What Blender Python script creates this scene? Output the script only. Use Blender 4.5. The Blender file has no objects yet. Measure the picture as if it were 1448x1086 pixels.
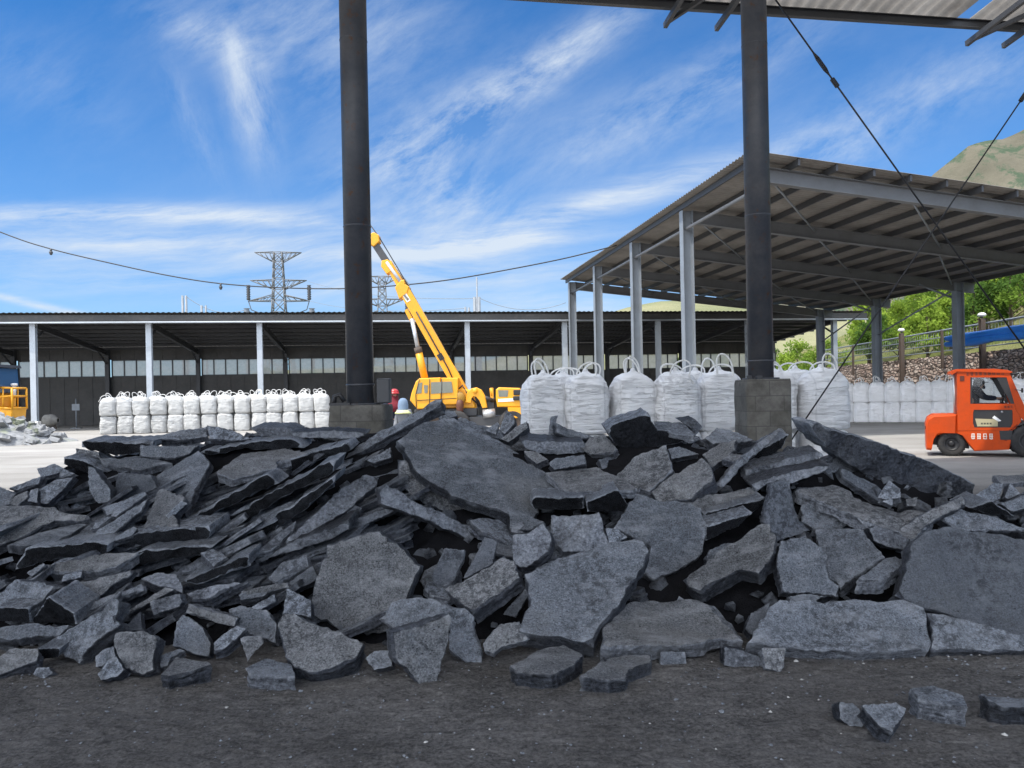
import bpy, bmesh, math, random
from mathutils import Vector, Matrix, noise
from mathutils.geometry import delaunay_2d_cdt
R = math.radians
scene = bpy.context.scene
COL = scene.collection

# ------------------------------------------------------------------ camera, sky, sun, exposure
FPX, CX, CY, ROLL, EYE = 1086.0, 724.0, 558.0, 0.02, 1.6
cam_data = bpy.data.cameras.new('camera')
cam_data.sensor_width = 36.0
cam_data.lens = 36.0 * FPX / 1448.0
cam_data.shift_y = (CY - 543.0) / 1448.0
cam_data.clip_start, cam_data.clip_end = 0.05, 5000
cam = bpy.data.objects.new('camera', cam_data)
COL.objects.link(cam)
_s, _c = math.sin(ROLL), math.cos(ROLL)
cam.matrix_world = Matrix(((_c, _s, 0, 0), (0, 0, -1, 0), (-_s, _c, 0, EYE), (0, 0, 0, 1)))
scene.camera = cam

def ray(px, py):
    """world direction (per metre of depth) through a point of the photograph"""
    u, w = px - CX, CY - py
    return Vector(((u * _c + w * _s) / FPX, 1.0, (-u * _s + w * _c) / FPX))

def at(px, py, Y):
    return Vector((0, 0, EYE)) + ray(px, py) * Y

scene.view_settings.view_transform = 'Standard'
scene.view_settings.look = 'None'
scene.view_settings.gamma = 1.0
scene.view_settings.exposure = 0.7
try:
    scene.cycles.max_bounces = 8
    scene.cycles.diffuse_bounces = 4
    scene.cycles.transparent_max_bounces = 12
    scene.cycles.use_denoising = True
except Exception:
    pass

SUN = Vector((-0.38, -0.28, 0.88)).normalized()
sun_d = bpy.data.lights.new('sun', 'SUN')
sun_d.energy = 2.8
sun_d.angle = R(0.5)
sun_d.color = (1.0, 0.95, 0.87)
sun = bpy.data.objects.new('sun', sun_d)
COL.objects.link(sun)
sun.location = (20, -12, 60)
sun.rotation_euler = SUN.to_track_quat('Z', 'Y').to_euler()

class NT:
    """small helper round a node tree"""
    def __init__(s, tree): s.t = tree; s.n = tree.nodes; s.l = tree.links
    def new(s, typ, **kw):
        nd = s.n.new(typ)
        for k, v in kw.items(): setattr(nd, k, v)
        return nd
    def put(s, sock, v):
        if isinstance(v, bpy.types.NodeSocket): s.l.new(v, sock)
        else: sock.default_value = v
    def m(s, op, a, b=0.0, c=0.0, clamp=False):
        nd = s.new('ShaderNodeMath', operation=op, use_clamp=clamp)
        s.put(nd.inputs[0], a); s.put(nd.inputs[1], b); s.put(nd.inputs[2], c)
        return nd.outputs[0]
    def noise(s, vec, scale, detail=4, rough=0.55, dist=0.0, lac=2.0):
        nd = s.new('ShaderNodeTexNoise')
        if vec is not None: s.l.new(vec, nd.inputs['Vector'])
        nd.inputs['Scale'].default_value = scale; nd.inputs['Detail'].default_value = detail
        nd.inputs['Roughness'].default_value = rough; nd.inputs['Distortion'].default_value = dist
        return nd.outputs['Fac']
    def voro(s, vec, scale, feature='F1', out='Distance', rnd=1.0):
        nd = s.new('ShaderNodeTexVoronoi', feature=feature)
        s.l.new(vec, nd.inputs['Vector']); nd.inputs['Scale'].default_value = scale
        nd.inputs['Randomness'].default_value = rnd
        return nd.outputs[out]
    def ramp(s, fac, stops, interp='LINEAR'):
        nd = s.new('ShaderNodeValToRGB'); cr = nd.color_ramp; cr.interpolation = interp
        while len(cr.elements) < len(stops): cr.elements.new(0.5)
        for e, (p, c) in zip(cr.elements, stops):
            e.position = p
            e.color = (c, c, c, 1) if isinstance(c, (int, float)) else (*c, 1)
        s.put(nd.inputs[0], fac)
        return nd.outputs[0]
    def mix(s, fac, a, b, typ='MIX'):
        nd = s.new('ShaderNodeMix', data_type='RGBA', blend_type=typ)
        s.put(nd.inputs[0], fac)
        for i, v in ((6, a), (7, b)):
            if isinstance(v, tuple) and len(v) == 3: v = (*v, 1)
            s.put(nd.inputs[i], v)
        return nd.outputs[2]
    def mapping(s, vec, scale=(1, 1, 1), rot=(0, 0, 0), loc=(0, 0, 0)):
        nd = s.new('ShaderNodeMapping')
        s.l.new(vec, nd.inputs[0])
        nd.inputs['Scale'].default_value = scale; nd.inputs['Rotation'].default_value = rot
        nd.inputs['Location'].default_value = loc
        return nd.outputs[0]
    def bump(s, h, strength, dist, prev=None):
        nd = s.new('ShaderNodeBump')
        s.l.new(h, nd.inputs['Height']); nd.inputs['Strength'].default_value = strength
        nd.inputs['Distance'].default_value = dist
        if prev is not None: s.l.new(prev, nd.inputs['Normal'])
        return nd.outputs[0]

world = bpy.data.worlds.new('World')
scene.world = world
world.use_nodes = True
def build_sky():
    k = NT(world.node_tree)
    k.n.clear()
    out = k.new('ShaderNodeOutputWorld'); bg = k.new('ShaderNodeBackground')
    bg.inputs['Strength'].default_value = 0.10
    sky = k.new('ShaderNodeTexSky', sky_type='NISHITA')
    sky.sun_disc = False
    sky.sun_elevation = math.asin(SUN.z); sky.sun_rotation = math.atan2(SUN.x, SUN.y)
    sky.altitude = 800; sky.air_density = 1.0; sky.dust_density = 0.3; sky.ozone_density = 2.5
    tc = k.new('ShaderNodeTexCoord')
    sep = k.new('ShaderNodeSeparateXYZ'); k.l.new(tc.outputs['Generated'], sep.inputs[0])
    x, y, z = sep.outputs
    ya = k.m('MAXIMUM', k.m('ABSOLUTE', y), 0.12)
    sx, sz = k.m('DIVIDE', x, ya), k.m('DIVIDE', z, ya)
    comb = k.new('ShaderNodeCombineXYZ'); k.l.new(sx, comb.inputs[0]); k.l.new(sz, comb.inputs[1])
    v = comb.outputs[0]
    warp = k.new('ShaderNodeTexNoise'); k.l.new(v, warp.inputs['Vector'])
    warp.inputs['Scale'].default_value = 3.0; warp.inputs['Detail'].default_value = 4
    vw = k.new('ShaderNodeVectorMath', operation='MULTIPLY_ADD')
    k.l.new(warp.outputs['Color'], vw.inputs[0]); vw.inputs[1].default_value = (0.075, 0.075, 0); k.l.new(v, vw.inputs[2])
    vv = vw.outputs[0]
    def streak(angle, sc, stretch, rough=0.68):
        mp = k.mapping(k.mapping(vv, rot=(0, 0, -angle)), scale=(sc, sc * stretch, 1))
        return k.noise(mp, 1.0, 9, rough, 0.10)
    nH = k.ramp(streak(R(3), 2.6, 8), [(0.34, 0.0), (0.64, 1.0)])
    nD = k.ramp(streak(R(32), 4.4, 2.6), [(0.40, 0.0), (0.66, 1.0)])
    nV = k.ramp(streak(R(112), 4.2, 2.6), [(0.40, 0.0), (0.66, 1.0)])
    total = None
    # patches of cirrus: centre, half lengths, tilt, density, grain
    for px, py, a, b, ang, dens, nz in (
        (150, 303, 300, 15, 0, 0.95, nH), (420, 312, 170, 10, -3, 0.5, nH), (250, 345, 360, 24, 0, 0.75, nH),
        (120, 395, 330, 26, 0, 0.38, nH), (640, 350, 230, 10, 5, 0.7, nH), (830, 292, 260, 22, 17, 0.85, nH),
        (700, 385, 260, 22, 3, 0.5, nH), (820, 60, 120, 26, 32, 0.61, nD), (690, 140, 150, 34, 28, 0.57, nD),
        (590, 215, 120, 42, 20, 0.49, nD), (640, 270, 90, 36, -22, 0.53, nD), (585, 310, 90, 40, 0, 0.41, nD),
        (352, 135, 30, 85, 14, 0.75, nV), (300, 55, 75, 26, -22, 0.45, nD), (420, 25, 190, 60, 0, 0.34, nD),
        (500, 110, 120, 90, 10, 0.23, nD), (270, 170, 22, 80, 25, 0.3, nV), (1150, 225, 110, 40, 20, 0.49, nD),
        (1330, 125, 190, 42, 22, 0.41, nD), (1010, 110, 190, 40, 26, 0.34, nD), (880, 190, 170, 46, 20, 0.30, nD),
        (55, 432, 100, 5, -13, 0.9, nH), (760, 430, 260, 22, 0, 0.45, nH), (60, 110, 130, 50, -30, 0.18, nD)):
        c = ray(px, py)
        dx, dz = k.m('SUBTRACT', sx, c.x), k.m('SUBTRACT', sz, c.z)
        ca, sa = math.cos(R(ang) - ROLL), math.sin(R(ang) - ROLL)
        p = k.m('ADD', k.m('MULTIPLY', dx, ca * FPX / a), k.m('MULTIPLY', dz, sa * FPX / a))
        q = k.m('ADD', k.m('MULTIPLY', dx, -sa * FPX / b), k.m('MULTIPLY', dz, ca * FPX / b))
        d = k.m('ADD', k.m('MULTIPLY', p, p), k.m('MULTIPLY', q, q))
        g = k.m('MULTIPLY', k.m('EXPONENT', k.m('MULTIPLY', d, -0.9)), dens)
        g = k.m('MULTIPLY', g, nz)
        total = g if total is None else k.m('ADD', total, g)
    thin = k.m('MULTIPLY', k.ramp(streak(R(25), 1.5, 2.0), [(0.45, 0.0), (0.85, 1.0)]), 0.12)
    total = k.m('ADD', total, thin)
    low = k.m('MULTIPLY', k.m('EXPONENT', k.m('MULTIPLY', k.m('ABSOLUTE', sz), -5.5)), 0.68)
    total = k.m('MINIMUM', k.m('ADD', total, low), 0.93)
    tint = k.mix(1.0, sky.outputs[0], (SKY_TINT), 'MULTIPLY')
    col = k.mix(total, tint, CLOUD)
    # added broken cloud, unseen overhead and behind the camera, as fill light
    up = k.ramp(k.m('SUBTRACT', z, k.m('MULTIPLY', y, 0.15)), [(0.36, 0.0), (0.60, 0.7)])
    rear = k.ramp(k.m('ADD', k.m('MULTIPLY', y, -0.62), k.m('MULTIPLY', x, -0.78)), [(0.15, 0.06), (0.62, 1.0)])
    rear = k.m('MULTIPLY', rear, k.ramp(k.m('MULTIPLY', y, -1.0), [(0.02, 0.0), (0.22, 1.0)]))
    up = k.m('MAXIMUM', up, rear)
    fill_puff = k.ramp(k.noise(tc.outputs['Generated'], 2.6, 6, 0.6, 0.4), [(0.30, 0.45), (0.52, 1.0)])
    col = k.mix(k.m('MULTIPLY', up, fill_puff), col, FILL_CLOUD)
    k.l.new(col, bg.inputs['Color']); k.l.new(bg.outputs[0], out.inputs['Surface'])
SKY_TINT = (0.15, 0.64, 1.05)
CLOUD = (4.6, 5.15, 5.8)
FILL_CLOUD = (19.5, 20.6, 22.6)  # radiance of the added fill cloud, out of view
build_sky()

# ------------------------------------------------------------------ helpers
def tag(o, label=None, cat=None, group=None, kind=None):
    if label: o['label'] = label
    if cat: o['category'] = cat
    if group: o['group'] = group
    if kind: o['kind'] = kind
    return o

def thing(name, label, cat, loc=(0, 0, 0), rz=0.0, group=None):
    o = bpy.data.objects.new(name, None); COL.objects.link(o)
    o.empty_display_size = 0.2
    o.location = loc; o.rotation_euler = (0, 0, rz)
    return tag(o, label, cat, group)

def copy_tree(o, parent=None):
    c = o.copy(); COL.objects.link(c); c.parent = parent
    for ch in list(o.children): copy_tree(ch, c)
    return c

class MB:
    """collects shapes; build() links them as ONE mesh object"""
    def __init__(s): s.v = []; s.f = []; s.mi = []; s.sm = []
    def add(s, vs, fs, smooth=False, mi=0):
        o = len(s.v); s.v += [tuple(p) for p in vs]
        for f in fs: s.f.append([i + o for i in f]); s.sm.append(smooth); s.mi.append(mi)
        return s
    def box(s, c, size, rot=None, mi=0, bev=0.0):
        hx, hy, hz = (d / 2 for d in size)
        if bev > 0:
            b = min(bev, hx * .9, hy * .9, hz * .9)
            bm = bmesh.new(); bmesh.ops.create_cube(bm, size=1)
            for q in bm.verts: q.co = Vector((q.co.x * size[0], q.co.y * size[1], q.co.z * size[2]))
            bmesh.ops.bevel(bm, geom=list(bm.edges), offset=b, segments=2, affect='EDGES', profile=0.5)
            vs = [q.co.copy() for q in bm.verts]; bm.verts.index_update()
            fs = [[q.index for q in f.verts] for f in bm.faces]; bm.free()
        else:
            vs = [Vector((x, y, z)) for x in (-hx, hx) for y in (-hy, hy) for z in (-hz, hz)]
            fs = [(0, 1, 3, 2), (4, 6, 7, 5), (0, 4, 5, 1), (2, 3, 7, 6), (0, 2, 6, 4), (1, 5, 7, 3)]
        c = Vector(c)
        if rot is not None: vs = [rot @ p for p in vs]
        return s.add([p + c for p in vs], fs, False, mi)
    def frame(s, p0, p1, up=Vector((0, 0, 1))):
        d = (Vector(p1) - Vector(p0)).normalized()
        if abs(d.dot(up)) > 0.98: up = Vector((0, 1, 0))
        r = d.cross(up).normalized(); u = r.cross(d).normalized()
        return d, r, u
    def extr(s, p0, p1, prof, up=Vector((0, 0, 1)), smooth=False, mi=0, scale1=1.0):
        """sweep a closed profile [(r,u)] from p0 to p1"""
        d, r, u = s.frame(p0, p1, up); n = len(prof)
        vs = [Vector(p0) + r * a + u * b for a, b in prof] + [Vector(p1) + r * a * scale1 + u * b * scale1 for a, b in prof]
        fs = [[i, (i + 1) % n, n + (i + 1) % n, n + i] for i in range(n)]
        o = len(s.v); s.add(vs, fs, smooth, mi)
        s.f.append([o + i for i in range(n)][::-1]); s.sm.append(False); s.mi.append(mi)
        s.f.append([o + n + i for i in range(n)]); s.sm.append(False); s.mi.append(mi)
        return s
    def bar(s, p0, p1, w, h, up=Vector((0, 0, 1)), mi=0):
        return s.extr(p0, p1, [(-w / 2, -h / 2), (w / 2, -h / 2), (w / 2, h / 2), (-w / 2, h / 2)], up, False, mi)
    def ibeam(s, p0, p1, w, h, tf=0.016, tw=0.012, up=Vector((0, 0, 1)), mi=0):
        a, b, t, f = w / 2, h / 2, tw / 2, tf
        pr = [(-a, -b), (a, -b), (a, -b + f), (t, -b + f), (t, b - f), (a, b - f), (a, b), (-a, b), (-a, b - f), (-t, b - f), (-t, -b + f), (-a, -b + f)]
        return s.extr(p0, p1, pr, up, False, mi)
    def tube(s, p0, p1, r, seg=10, r1=None, smooth=True, mi=0):
        pr = [(r * math.cos(i * 2 * math.pi / seg), r * math.sin(i * 2 * math.pi / seg)) for i in range(seg)]
        return s.extr(p0, p1, pr, smooth=smooth, mi=mi, scale1=1.0 if r1 is None else r1 / r)
    def path(s, pts, r, seg=8, mi=0, closed=False):
        pts = [Vector(p) for p in pts]; n = len(pts); rings = []
        prev = None
        for i, p in enumerate(pts):
            a = pts[(i - 1) % n] if (closed or i > 0) else p
            b = pts[(i + 1) % n] if (closed or i < n - 1) else p
            d = (b - a).normalized()
            if prev is None:
                up = Vector((0, 0, 1)) if abs(d.z) < 0.95 else Vector((1, 0, 0))
                rr = d.cross(up).normalized()
            else:
                rr = (prev - d * prev.dot(d)).normalized()
            prev = rr; uu = rr.cross(d)
            rad = r[i] if isinstance(r, (list, tuple)) else r
            rings.append([p + rr * rad * math.cos(k * 2 * math.pi / seg) + uu * rad * math.sin(k * 2 * math.pi / seg) for k in range(seg)])
        vs = [q for ring in rings for q in ring]; fs = []
        for i in range(n if closed else n - 1):
            j = (i + 1) % n
            for k in range(seg): fs.append([i * seg + k, i * seg + (k + 1) % seg, j * seg + (k + 1) % seg, j * seg + k])
        if not closed:
            fs.append(list(range(seg))[::-1]); fs.append([(n - 1) * seg + k for k in range(seg)])
        return s.add(vs, fs, True, mi)
    def prism(s, poly, y0, y1, bev=0.0, mi=0, smooth=False):
        """outline in (x,z) swept along y"""
        n = len(poly)
        if bev > 0:
            cx = sum(p[0] for p in poly) / n; cz = sum(p[1] for p in poly) / n
            def ins(p):
                d = Vector((cx - p[0], cz - p[1])); L = max(d.length, 1e-6)
                return (p[0] + d.x / L * bev, p[1] + d.y / L * bev)
            rings = [([ins(p) for p in poly], y0), (poly, y0 + bev), (poly, y1 - bev), ([ins(p) for p in poly], y1)]
        else: rings = [(poly, y0), (poly, y1)]
        vs = [(p[0], y, p[1]) for rg, y in rings for p in rg]; fs = []
        for k in range(len(rings) - 1):
            for i in range(n): fs.append([k * n + i, k * n + (i + 1) % n, (k + 1) * n + (i + 1) % n, (k + 1) * n + i])
        fs.append(list(range(n))[::-1]); fs.append([(len(rings) - 1) * n + i for i in range(n)])
        return s.add(vs, fs, smooth, mi)
    def lathe(s, prof, c=(0, 0, 0), axis='z', seg=24, mi=0, smooth=True):
        n = len(prof); vs = []; c = Vector(c)
        for k in range(seg):
            a = k * 2 * math.pi / seg
            for r, h in prof:
                if axis == 'z': vs.append(c + Vector((r * math.cos(a), r * math.sin(a), h)))
                elif axis == 'y': vs.append(c + Vector((r * math.cos(a), h, r * math.sin(a))))
                else: vs.append(c + Vector((h, r * math.cos(a), r * math.sin(a))))
        fs = []
        for k in range(seg):
            j = (k + 1) % seg
            for i in range(n - 1): fs.append([k * n + i, j * n + i, j * n + i + 1, k * n + i + 1])
        return s.add(vs, fs, smooth, mi)
    def grid(s, fn, nu, nv, mi=0, smooth=True, close_u=False):
        vs = [fn(i / nu, j / nv) for i in range(nu + (0 if close_u else 1)) for j in range(nv + 1)]
        fs = []; m = nv + 1; tot = nu if close_u else nu + 1
        for i in range(nu):
            i2 = (i + 1) % tot
            for j in range(nv): fs.append([i * m + j, i2 * m + j, i2 * m + j + 1, i * m + j + 1])
        return s.add(vs, fs, smooth, mi)
    def xf(s, mat):
        s.v = [tuple(mat @ Vector(p)) for p in s.v]; return s
    def mesh(s, name, mats):
        me = bpy.data.meshes.new(name)
        me.from_pydata(s.v, [], s.f); me.validate(clean_customdata=False)
        if len(me.polygons) == len(s.f):
            me.polygons.foreach_set('use_smooth', s.sm); me.polygons.foreach_set('material_index', s.mi)
        bm = bmesh.new(); bm.from_mesh(me); bmesh.ops.recalc_face_normals(bm, faces=bm.faces); bm.to_mesh(me); bm.free()
        for m in (mats if isinstance(mats, (list, tuple)) else [mats]): me.materials.append(m)
        return me
    def build(s, name, mats, parent=None, label=None):
        o = bpy.data.objects.new(name, s.mesh(name, mats)); COL.objects.link(o)
        if parent is not None: o.parent = parent
        if label: o['label'] = label
        return o

def fbm(p, o=4):
    v, a, t = 0.0, 1.0, 0.0
    p = Vector(p)
    for _ in range(o):
        v += noise.noise(p) * a; t += a; a *= 0.5; p = p * 2.03 + Vector((7.1, 3.3, 1.7))
    return v / t

# ------------------------------------------------------------------ materials
def mat(name, fn):
    m = bpy.data.materials.new(name); m.use_nodes = True
    k = NT(m.node_tree); k.n.clear()
    out = k.new('ShaderNodeOutputMaterial'); b = k.new('ShaderNodeBsdfPrincipled')
    k.l.new(b.outputs[0], out.inputs[0])
    k.b = b; k.out = out
    k.tc = k.new('ShaderNodeTexCoord'); k.obj = k.tc.outputs['Object']
    oi = k.new('ShaderNodeObjectInfo'); k.rnd = oi.outputs['Random']
    geo = k.new('ShaderNodeNewGeometry'); k.geo = geo; k.pos = geo.outputs['Position']
    fn(k)
    return m

def rnd_vec(k, amount=60.0):
    """object coordinates moved by a per-object offset, so copies do not repeat"""
    nd = k.new('ShaderNodeVectorMath', operation='ADD')
    c = k.new('ShaderNodeCombineXYZ')
    k.put(c.inputs[0], k.m('MULTIPLY', k.rnd, amount)); k.put(c.inputs[1], k.m('MULTIPLY', k.rnd, amount * 0.37)); k.put(c.inputs[2], k.m('MULTIPLY', k.rnd, -amount * 0.61))
    k.l.new(k.obj, nd.inputs[0]); k.l.new(c.outputs[0], nd.inputs[1])
    return nd.outputs[0]

def paint(name, col, rough=0.5, metal=0.0, dirt=0.25, dirt_col=(0.10, 0.085, 0.07), scale=3.0, bump=0.0, spec=0.5, rust=0.0):
    def fn(k):
        v = rnd_vec(k, 20)
        n1 = k.noise(v, scale, 6, 0.65); n2 = k.noise(v, scale * 9, 4, 0.6)
        base = k.mix(k.m('MULTIPLY', k.ramp(n1, [(0.42, 0.0), (0.75, 1.0)]), dirt), col, dirt_col)
        base = k.mix(k.m('MULTIPLY', k.ramp(n2, [(0.5, 0.0), (0.8, 1.0)]), dirt * 0.6), base, tuple(c * 0.55 for c in col))
        if rust > 0: base = k.mix(k.ramp(k.noise(v, scale * 2.3, 7, 0.7), [(0.62 - rust * 0.2, 0.0), (0.68, 1.0)]), base, (0.10, 0.045, 0.02))
        k.put(k.b.inputs['Base Color'], base)
        k.put(k.b.inputs['Roughness'], k.m('ADD', k.m('MULTIPLY', n1, 0.25), rough - 0.1))
        k.b.inputs['Metallic'].default_value = metal
        k.b.inputs['Specular IOR Level'].default_value = spec
        if bump > 0: k.put(k.b.inputs['Normal'], k.bump(n2, bump, 0.02))
    return mat(name, fn)

def rock_mat(name, side, lo, hi, pale, spec=0.28):
    def fn(k):
        v = rnd_vec(k)
        big = k.noise(v, 1.7, 6, 0.6)
        mid = k.noise(v, 10, 9, 0.70, 0.3)
        grain = k.noise(v, 95, 6, 0.75)
        fine = k.noise(v, 42, 8, 0.75)
        strata = k.noise(k.mapping(v, scale=(3.0, 3.0, 60)), 1.0, 7, 0.7, 0.6)
        pits = k.voro(k.mapping(v, scale=(1, 1.7, 1), rot=(0, 0, 0.4)), 30)
        pit = k.ramp(pits, [(0.13, 0.0), (0.24, 1.0)])
        pitmask = k.ramp(k.noise(v, 4.5, 4, 0.6), [(0.50, 0.0), (0.60, 1.0)])
        h = k.m('ADD', k.m('ADD', k.m('MULTIPLY', grain, 0.62), k.m('MULTIPLY', fine, 0.20)), k.m('MULTIPLY', mid, 0.18)) if not side else k.m('ADD', k.m('MULTIPLY', strata, 0.4), k.m('MULTIPLY', fine, 0.6))
        base = k.ramp(h, [(0.40, lo), (0.61, hi)])
        tone = k.m('ADD', 0.62, k.m('MULTIPLY', k.rnd, 0.80))
        tone = k.m('MULTIPLY', tone, k.m('ADD', 0.72, k.m('MULTIPLY', big, 0.56)))
        br = k.new('ShaderNodeMix', data_type='RGBA', blend_type='MULTIPLY'); br.inputs[0].default_value = 1.0
        k.l.new(base, br.inputs[6]); cc = k.new('ShaderNodeCombineColor')
        for i in range(3): k.l.new(tone, cc.inputs[i])
        k.l.new(cc.outputs[0], br.inputs[7]); base = br.outputs[2]
        base = k.mix(k.m('MULTIPLY', k.ramp(k.noise(v, 1.3, 6, 0.7, 0.5), [(0.54, 0.0), (0.68, 1.0)]), 0.40), base, tuple(q * f for q, f in zip(pale, (0.46, 0.44, 0.40))))
        # thin scratches and scuffs, pale specks, dark pits
        sc = k.noise(k.mapping(v, scale=(2.0, 16, 2.0), rot=(0, 0, 0.7)), 1.6, 8, 0.75, 1.2)
        base = k.mix(k.m('MULTIPLY', k.ramp(sc, [(0.60, 0.0), (0.66, 1.0)]), 0.30), base, pale)
        base = k.mix(k.m('MULTIPLY', k.ramp(fine, [(0.58, 0.0), (0.66, 1.0)]), 0.35), base, pale)
        if not side: base = k.mix(k.m('MULTIPLY', k.m('MULTIPLY', k.m('SUBTRACT', 1.0, pit), pitmask), 0.88), base, (0.010, 0.010, 0.013))
        if not side:
            # coarse crusty patches and darker stains, different on every slab
            crust = k.ramp(k.noise(v, 24, 7, 0.7, 0.4), [(0.46, 0.0), (0.56, 1.0)])
            where = k.ramp(k.m('ADD', k.noise(v, 2.4, 5, 0.65), k.m('MULTIPLY', k.m('SUBTRACT', k.rnd, 0.5), 0.35)), [(0.46, 0.0), (0.58, 1.0)])
            base = k.mix(k.m('MULTIPLY', k.m('MULTIPLY', crust, where), 0.75), base, (0.030, 0.033, 0.040))
            base = k.mix(k.m('MULTIPLY', k.ramp(k.noise(k.mapping(v, scale=(1, 2.5, 1), rot=(0, 0, 1.0)), 3.0, 7, 0.7), [(0.52, 0.0), (0.66, 1.0)]), 0.45), base, tuple(q * 0.85 for q in pale))
        speck = k.ramp(k.voro(v, 60), [(0.07, 1.0), (0.14, 0.0)])
        base = k.mix(k.m('MULTIPLY', speck, k.m('MULTIPLY', k.ramp(k.noise(v, 4, 3), [(0.46, 0.0), (0.58, 1.0)]), 0.6)), base, tuple(q * 1.3 for q in pale))
        edge_wear_light = k.ramp(k.geo.outputs['Pointiness'], [(0.532, 0.0), (0.60, 1.0)])  # pale worn edges, widened to put edge light into the colour
        base = k.mix(k.m('MULTIPLY', edge_wear_light, k.ramp(mid, [(0.42, 0.0), (0.58, 0.75)])), base, pale)
        k.put(k.b.inputs['Base Color'], base)
        k.put(k.b.inputs['Roughness'], k.m('ADD', 0.34 if side else 0.46, k.m('MULTIPLY', fine, 0.35)))
        k.b.inputs['Specular IOR Level'].default_value = spec
        if side:
            crys = k.voro(k.mapping(v, scale=(1, 1, 1.8)), 24)
            nrm = k.bump(strata, 1.0, 0.05); nrm = k.bump(crys, 0.8, 0.03, nrm); nrm = k.bump(mid, 1.0, 0.06, nrm); nrm = k.bump(fine, 1.0, 0.02, nrm)
        else:
            nrm = k.bump(mid, 0.9, 0.045); nrm = k.bump(fine, 0.9, 0.016, nrm); nrm = k.bump(grain, 0.7, 0.006, nrm)
            nrm = k.bump(k.m('ADD', pit, k.m('SUBTRACT', 1.0, pitmask), 0, True), 0.8, 0.014, nrm)
        k.put(k.b.inputs['Normal'], nrm)
    return mat(name, fn)

M = {}
M['rock'] = rock_mat('slate_face', False, (0.036, 0.042, 0.051), (0.305, 0.338, 0.392), (0.44, 0.465, 0.51), 0.38)
M['rock_side'] = rock_mat('slate_broken_edge', True, (0.008, 0.009, 0.012), (0.14, 0.155, 0.19), (0.26, 0.28, 0.31))
M['rock_shade'] = rock_mat('shade_black_edge', True, (0.003, 0.003, 0.004), (0.022, 0.024, 0.029), (0.06, 0.065, 0.075), 0.10)  # near-black slate edges, shade on the front faces put into their colour
M['rock_pale'] = rock_mat('pale_crystalline_edge', True, (0.045, 0.050, 0.060), (0.40, 0.43, 0.49), (0.50, 0.53, 0.58))
M['rock_rough'] = rock_mat('rough_brownish_slate', False, (0.022, 0.024, 0.027), (0.31, 0.322, 0.342), (0.43, 0.44, 0.46), 0.36)
M['rock_smooth'] = rock_mat('smooth_dark_slate', False, (0.058, 0.064, 0.074), (0.185, 0.202, 0.235), (0.26, 0.28, 0.31))
M['core_shade'] = paint('rock_core_gap_shade', (0.013, 0.013, 0.015), 0.95, 0, 0.5, (0.006, 0.006, 0.007), 9.0, 0.8, 0.08)  # crushed core coloured black, standing in for shade in the gaps
M['steel_grey'] = paint('grey_painted_steel', (0.21, 0.235, 0.26), 0.45, 0.0, 0.35, (0.12, 0.11, 0.10), 1.5)
M['rafter'] = paint('dull_grey_steel', (0.15, 0.155, 0.16), 0.5, 0.0, 0.4, (0.08, 0.075, 0.07), 1.5)
M['steel_pale'] = paint('pale_galvanised_steel', (0.42, 0.46, 0.50), 0.42, 0.0, 0.35, (0.20, 0.18, 0.16), 1.2)
M['steel_dark'] = paint('dark_painted_steel', (0.050, 0.052, 0.057), 0.45, 0.0, 0.4, (0.05, 0.045, 0.04), 1.5, 0.1)
M['pipe'] = paint('dark_pipe_paint', (0.052, 0.056, 0.066), 0.40, 0.0, 0.60, (0.13, 0.12, 0.115), 2.6, 0.15, 0.4, 0.16)
M['brace'] = paint('dark_cable', (0.02, 0.02, 0.022), 0.5, 0.2, 0.2)
M['yellow'] = paint('yellow_machine_paint', (0.80, 0.36, 0.012), 0.38, 0.0, 0.22, (0.22, 0.12, 0.04), 2.5)
M['orange'] = paint('orange_machine_paint', (0.57, 0.066, 0.007), 0.36, 0.0, 0.42, (0.22, 0.055, 0.025), 3.0, 0.0, 0.18)
M['black'] = paint('black_paint', (0.018, 0.018, 0.02), 0.45, 0.0, 0.3, (0.06, 0.055, 0.05), 4.0)
M['rubber'] = paint('tyre_rubber', (0.022, 0.022, 0.023), 0.8, 0.0, 0.5, (0.10, 0.09, 0.08), 6.0, 0.3)
M['chrome'] = paint('worn_steel_rod', (0.5, 0.5, 0.5), 0.3, 0.6, 0.2)
M['rust'] = paint('rusty_steel', (0.085, 0.065, 0.052), 0.8, 0.0, 0.6, (0.12, 0.07, 0.045), 5.0, 0.3)
M['concrete'] = paint('dusty_concrete_block', (0.20, 0.195, 0.18), 0.9, 0.0, 0.55, (0.08, 0.075, 0.07), 3.0, 0.5)
M['white_paint'] = paint('white_paint', (0.78, 0.77, 0.74), 0.6, 0.0, 0.25, (0.40, 0.36, 0.32), 3.0)
M['blue'] = paint('blue_tarpaulin', (0.03, 0.24, 0.80), 0.4, 0.0, 0.15, (0.05, 0.10, 0.25), 3.0, 0.2)
M['navy'] = paint('navy_cloth', (0.012, 0.017, 0.035), 0.9, 0.0, 0.2, (0.03, 0.03, 0.04), 8.0)
M['maroon'] = paint('maroon_cloth', (0.16, 0.012, 0.022), 0.9, 0.0, 0.2, (0.06, 0.01, 0.01), 8.0)
M['red_plastic'] = paint('red_plastic', (0.42, 0.012, 0.015), 0.3, 0.0, 0.1)
M['pale_blue'] = paint('pale_blue_cloth', (0.17, 0.24, 0.34), 0.9, 0.0, 0.2, (0.2, 0.25, 0.3), 8.0)
M['hi_vis'] = paint('yellow_reflective_tape', (0.72, 0.74, 0.34), 0.5, 0.0, 0.1)
M['skin'] = paint('skin', (0.34, 0.19, 0.13), 0.55, 0.0, 0.05, (0.2, 0.1, 0.07))
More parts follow.
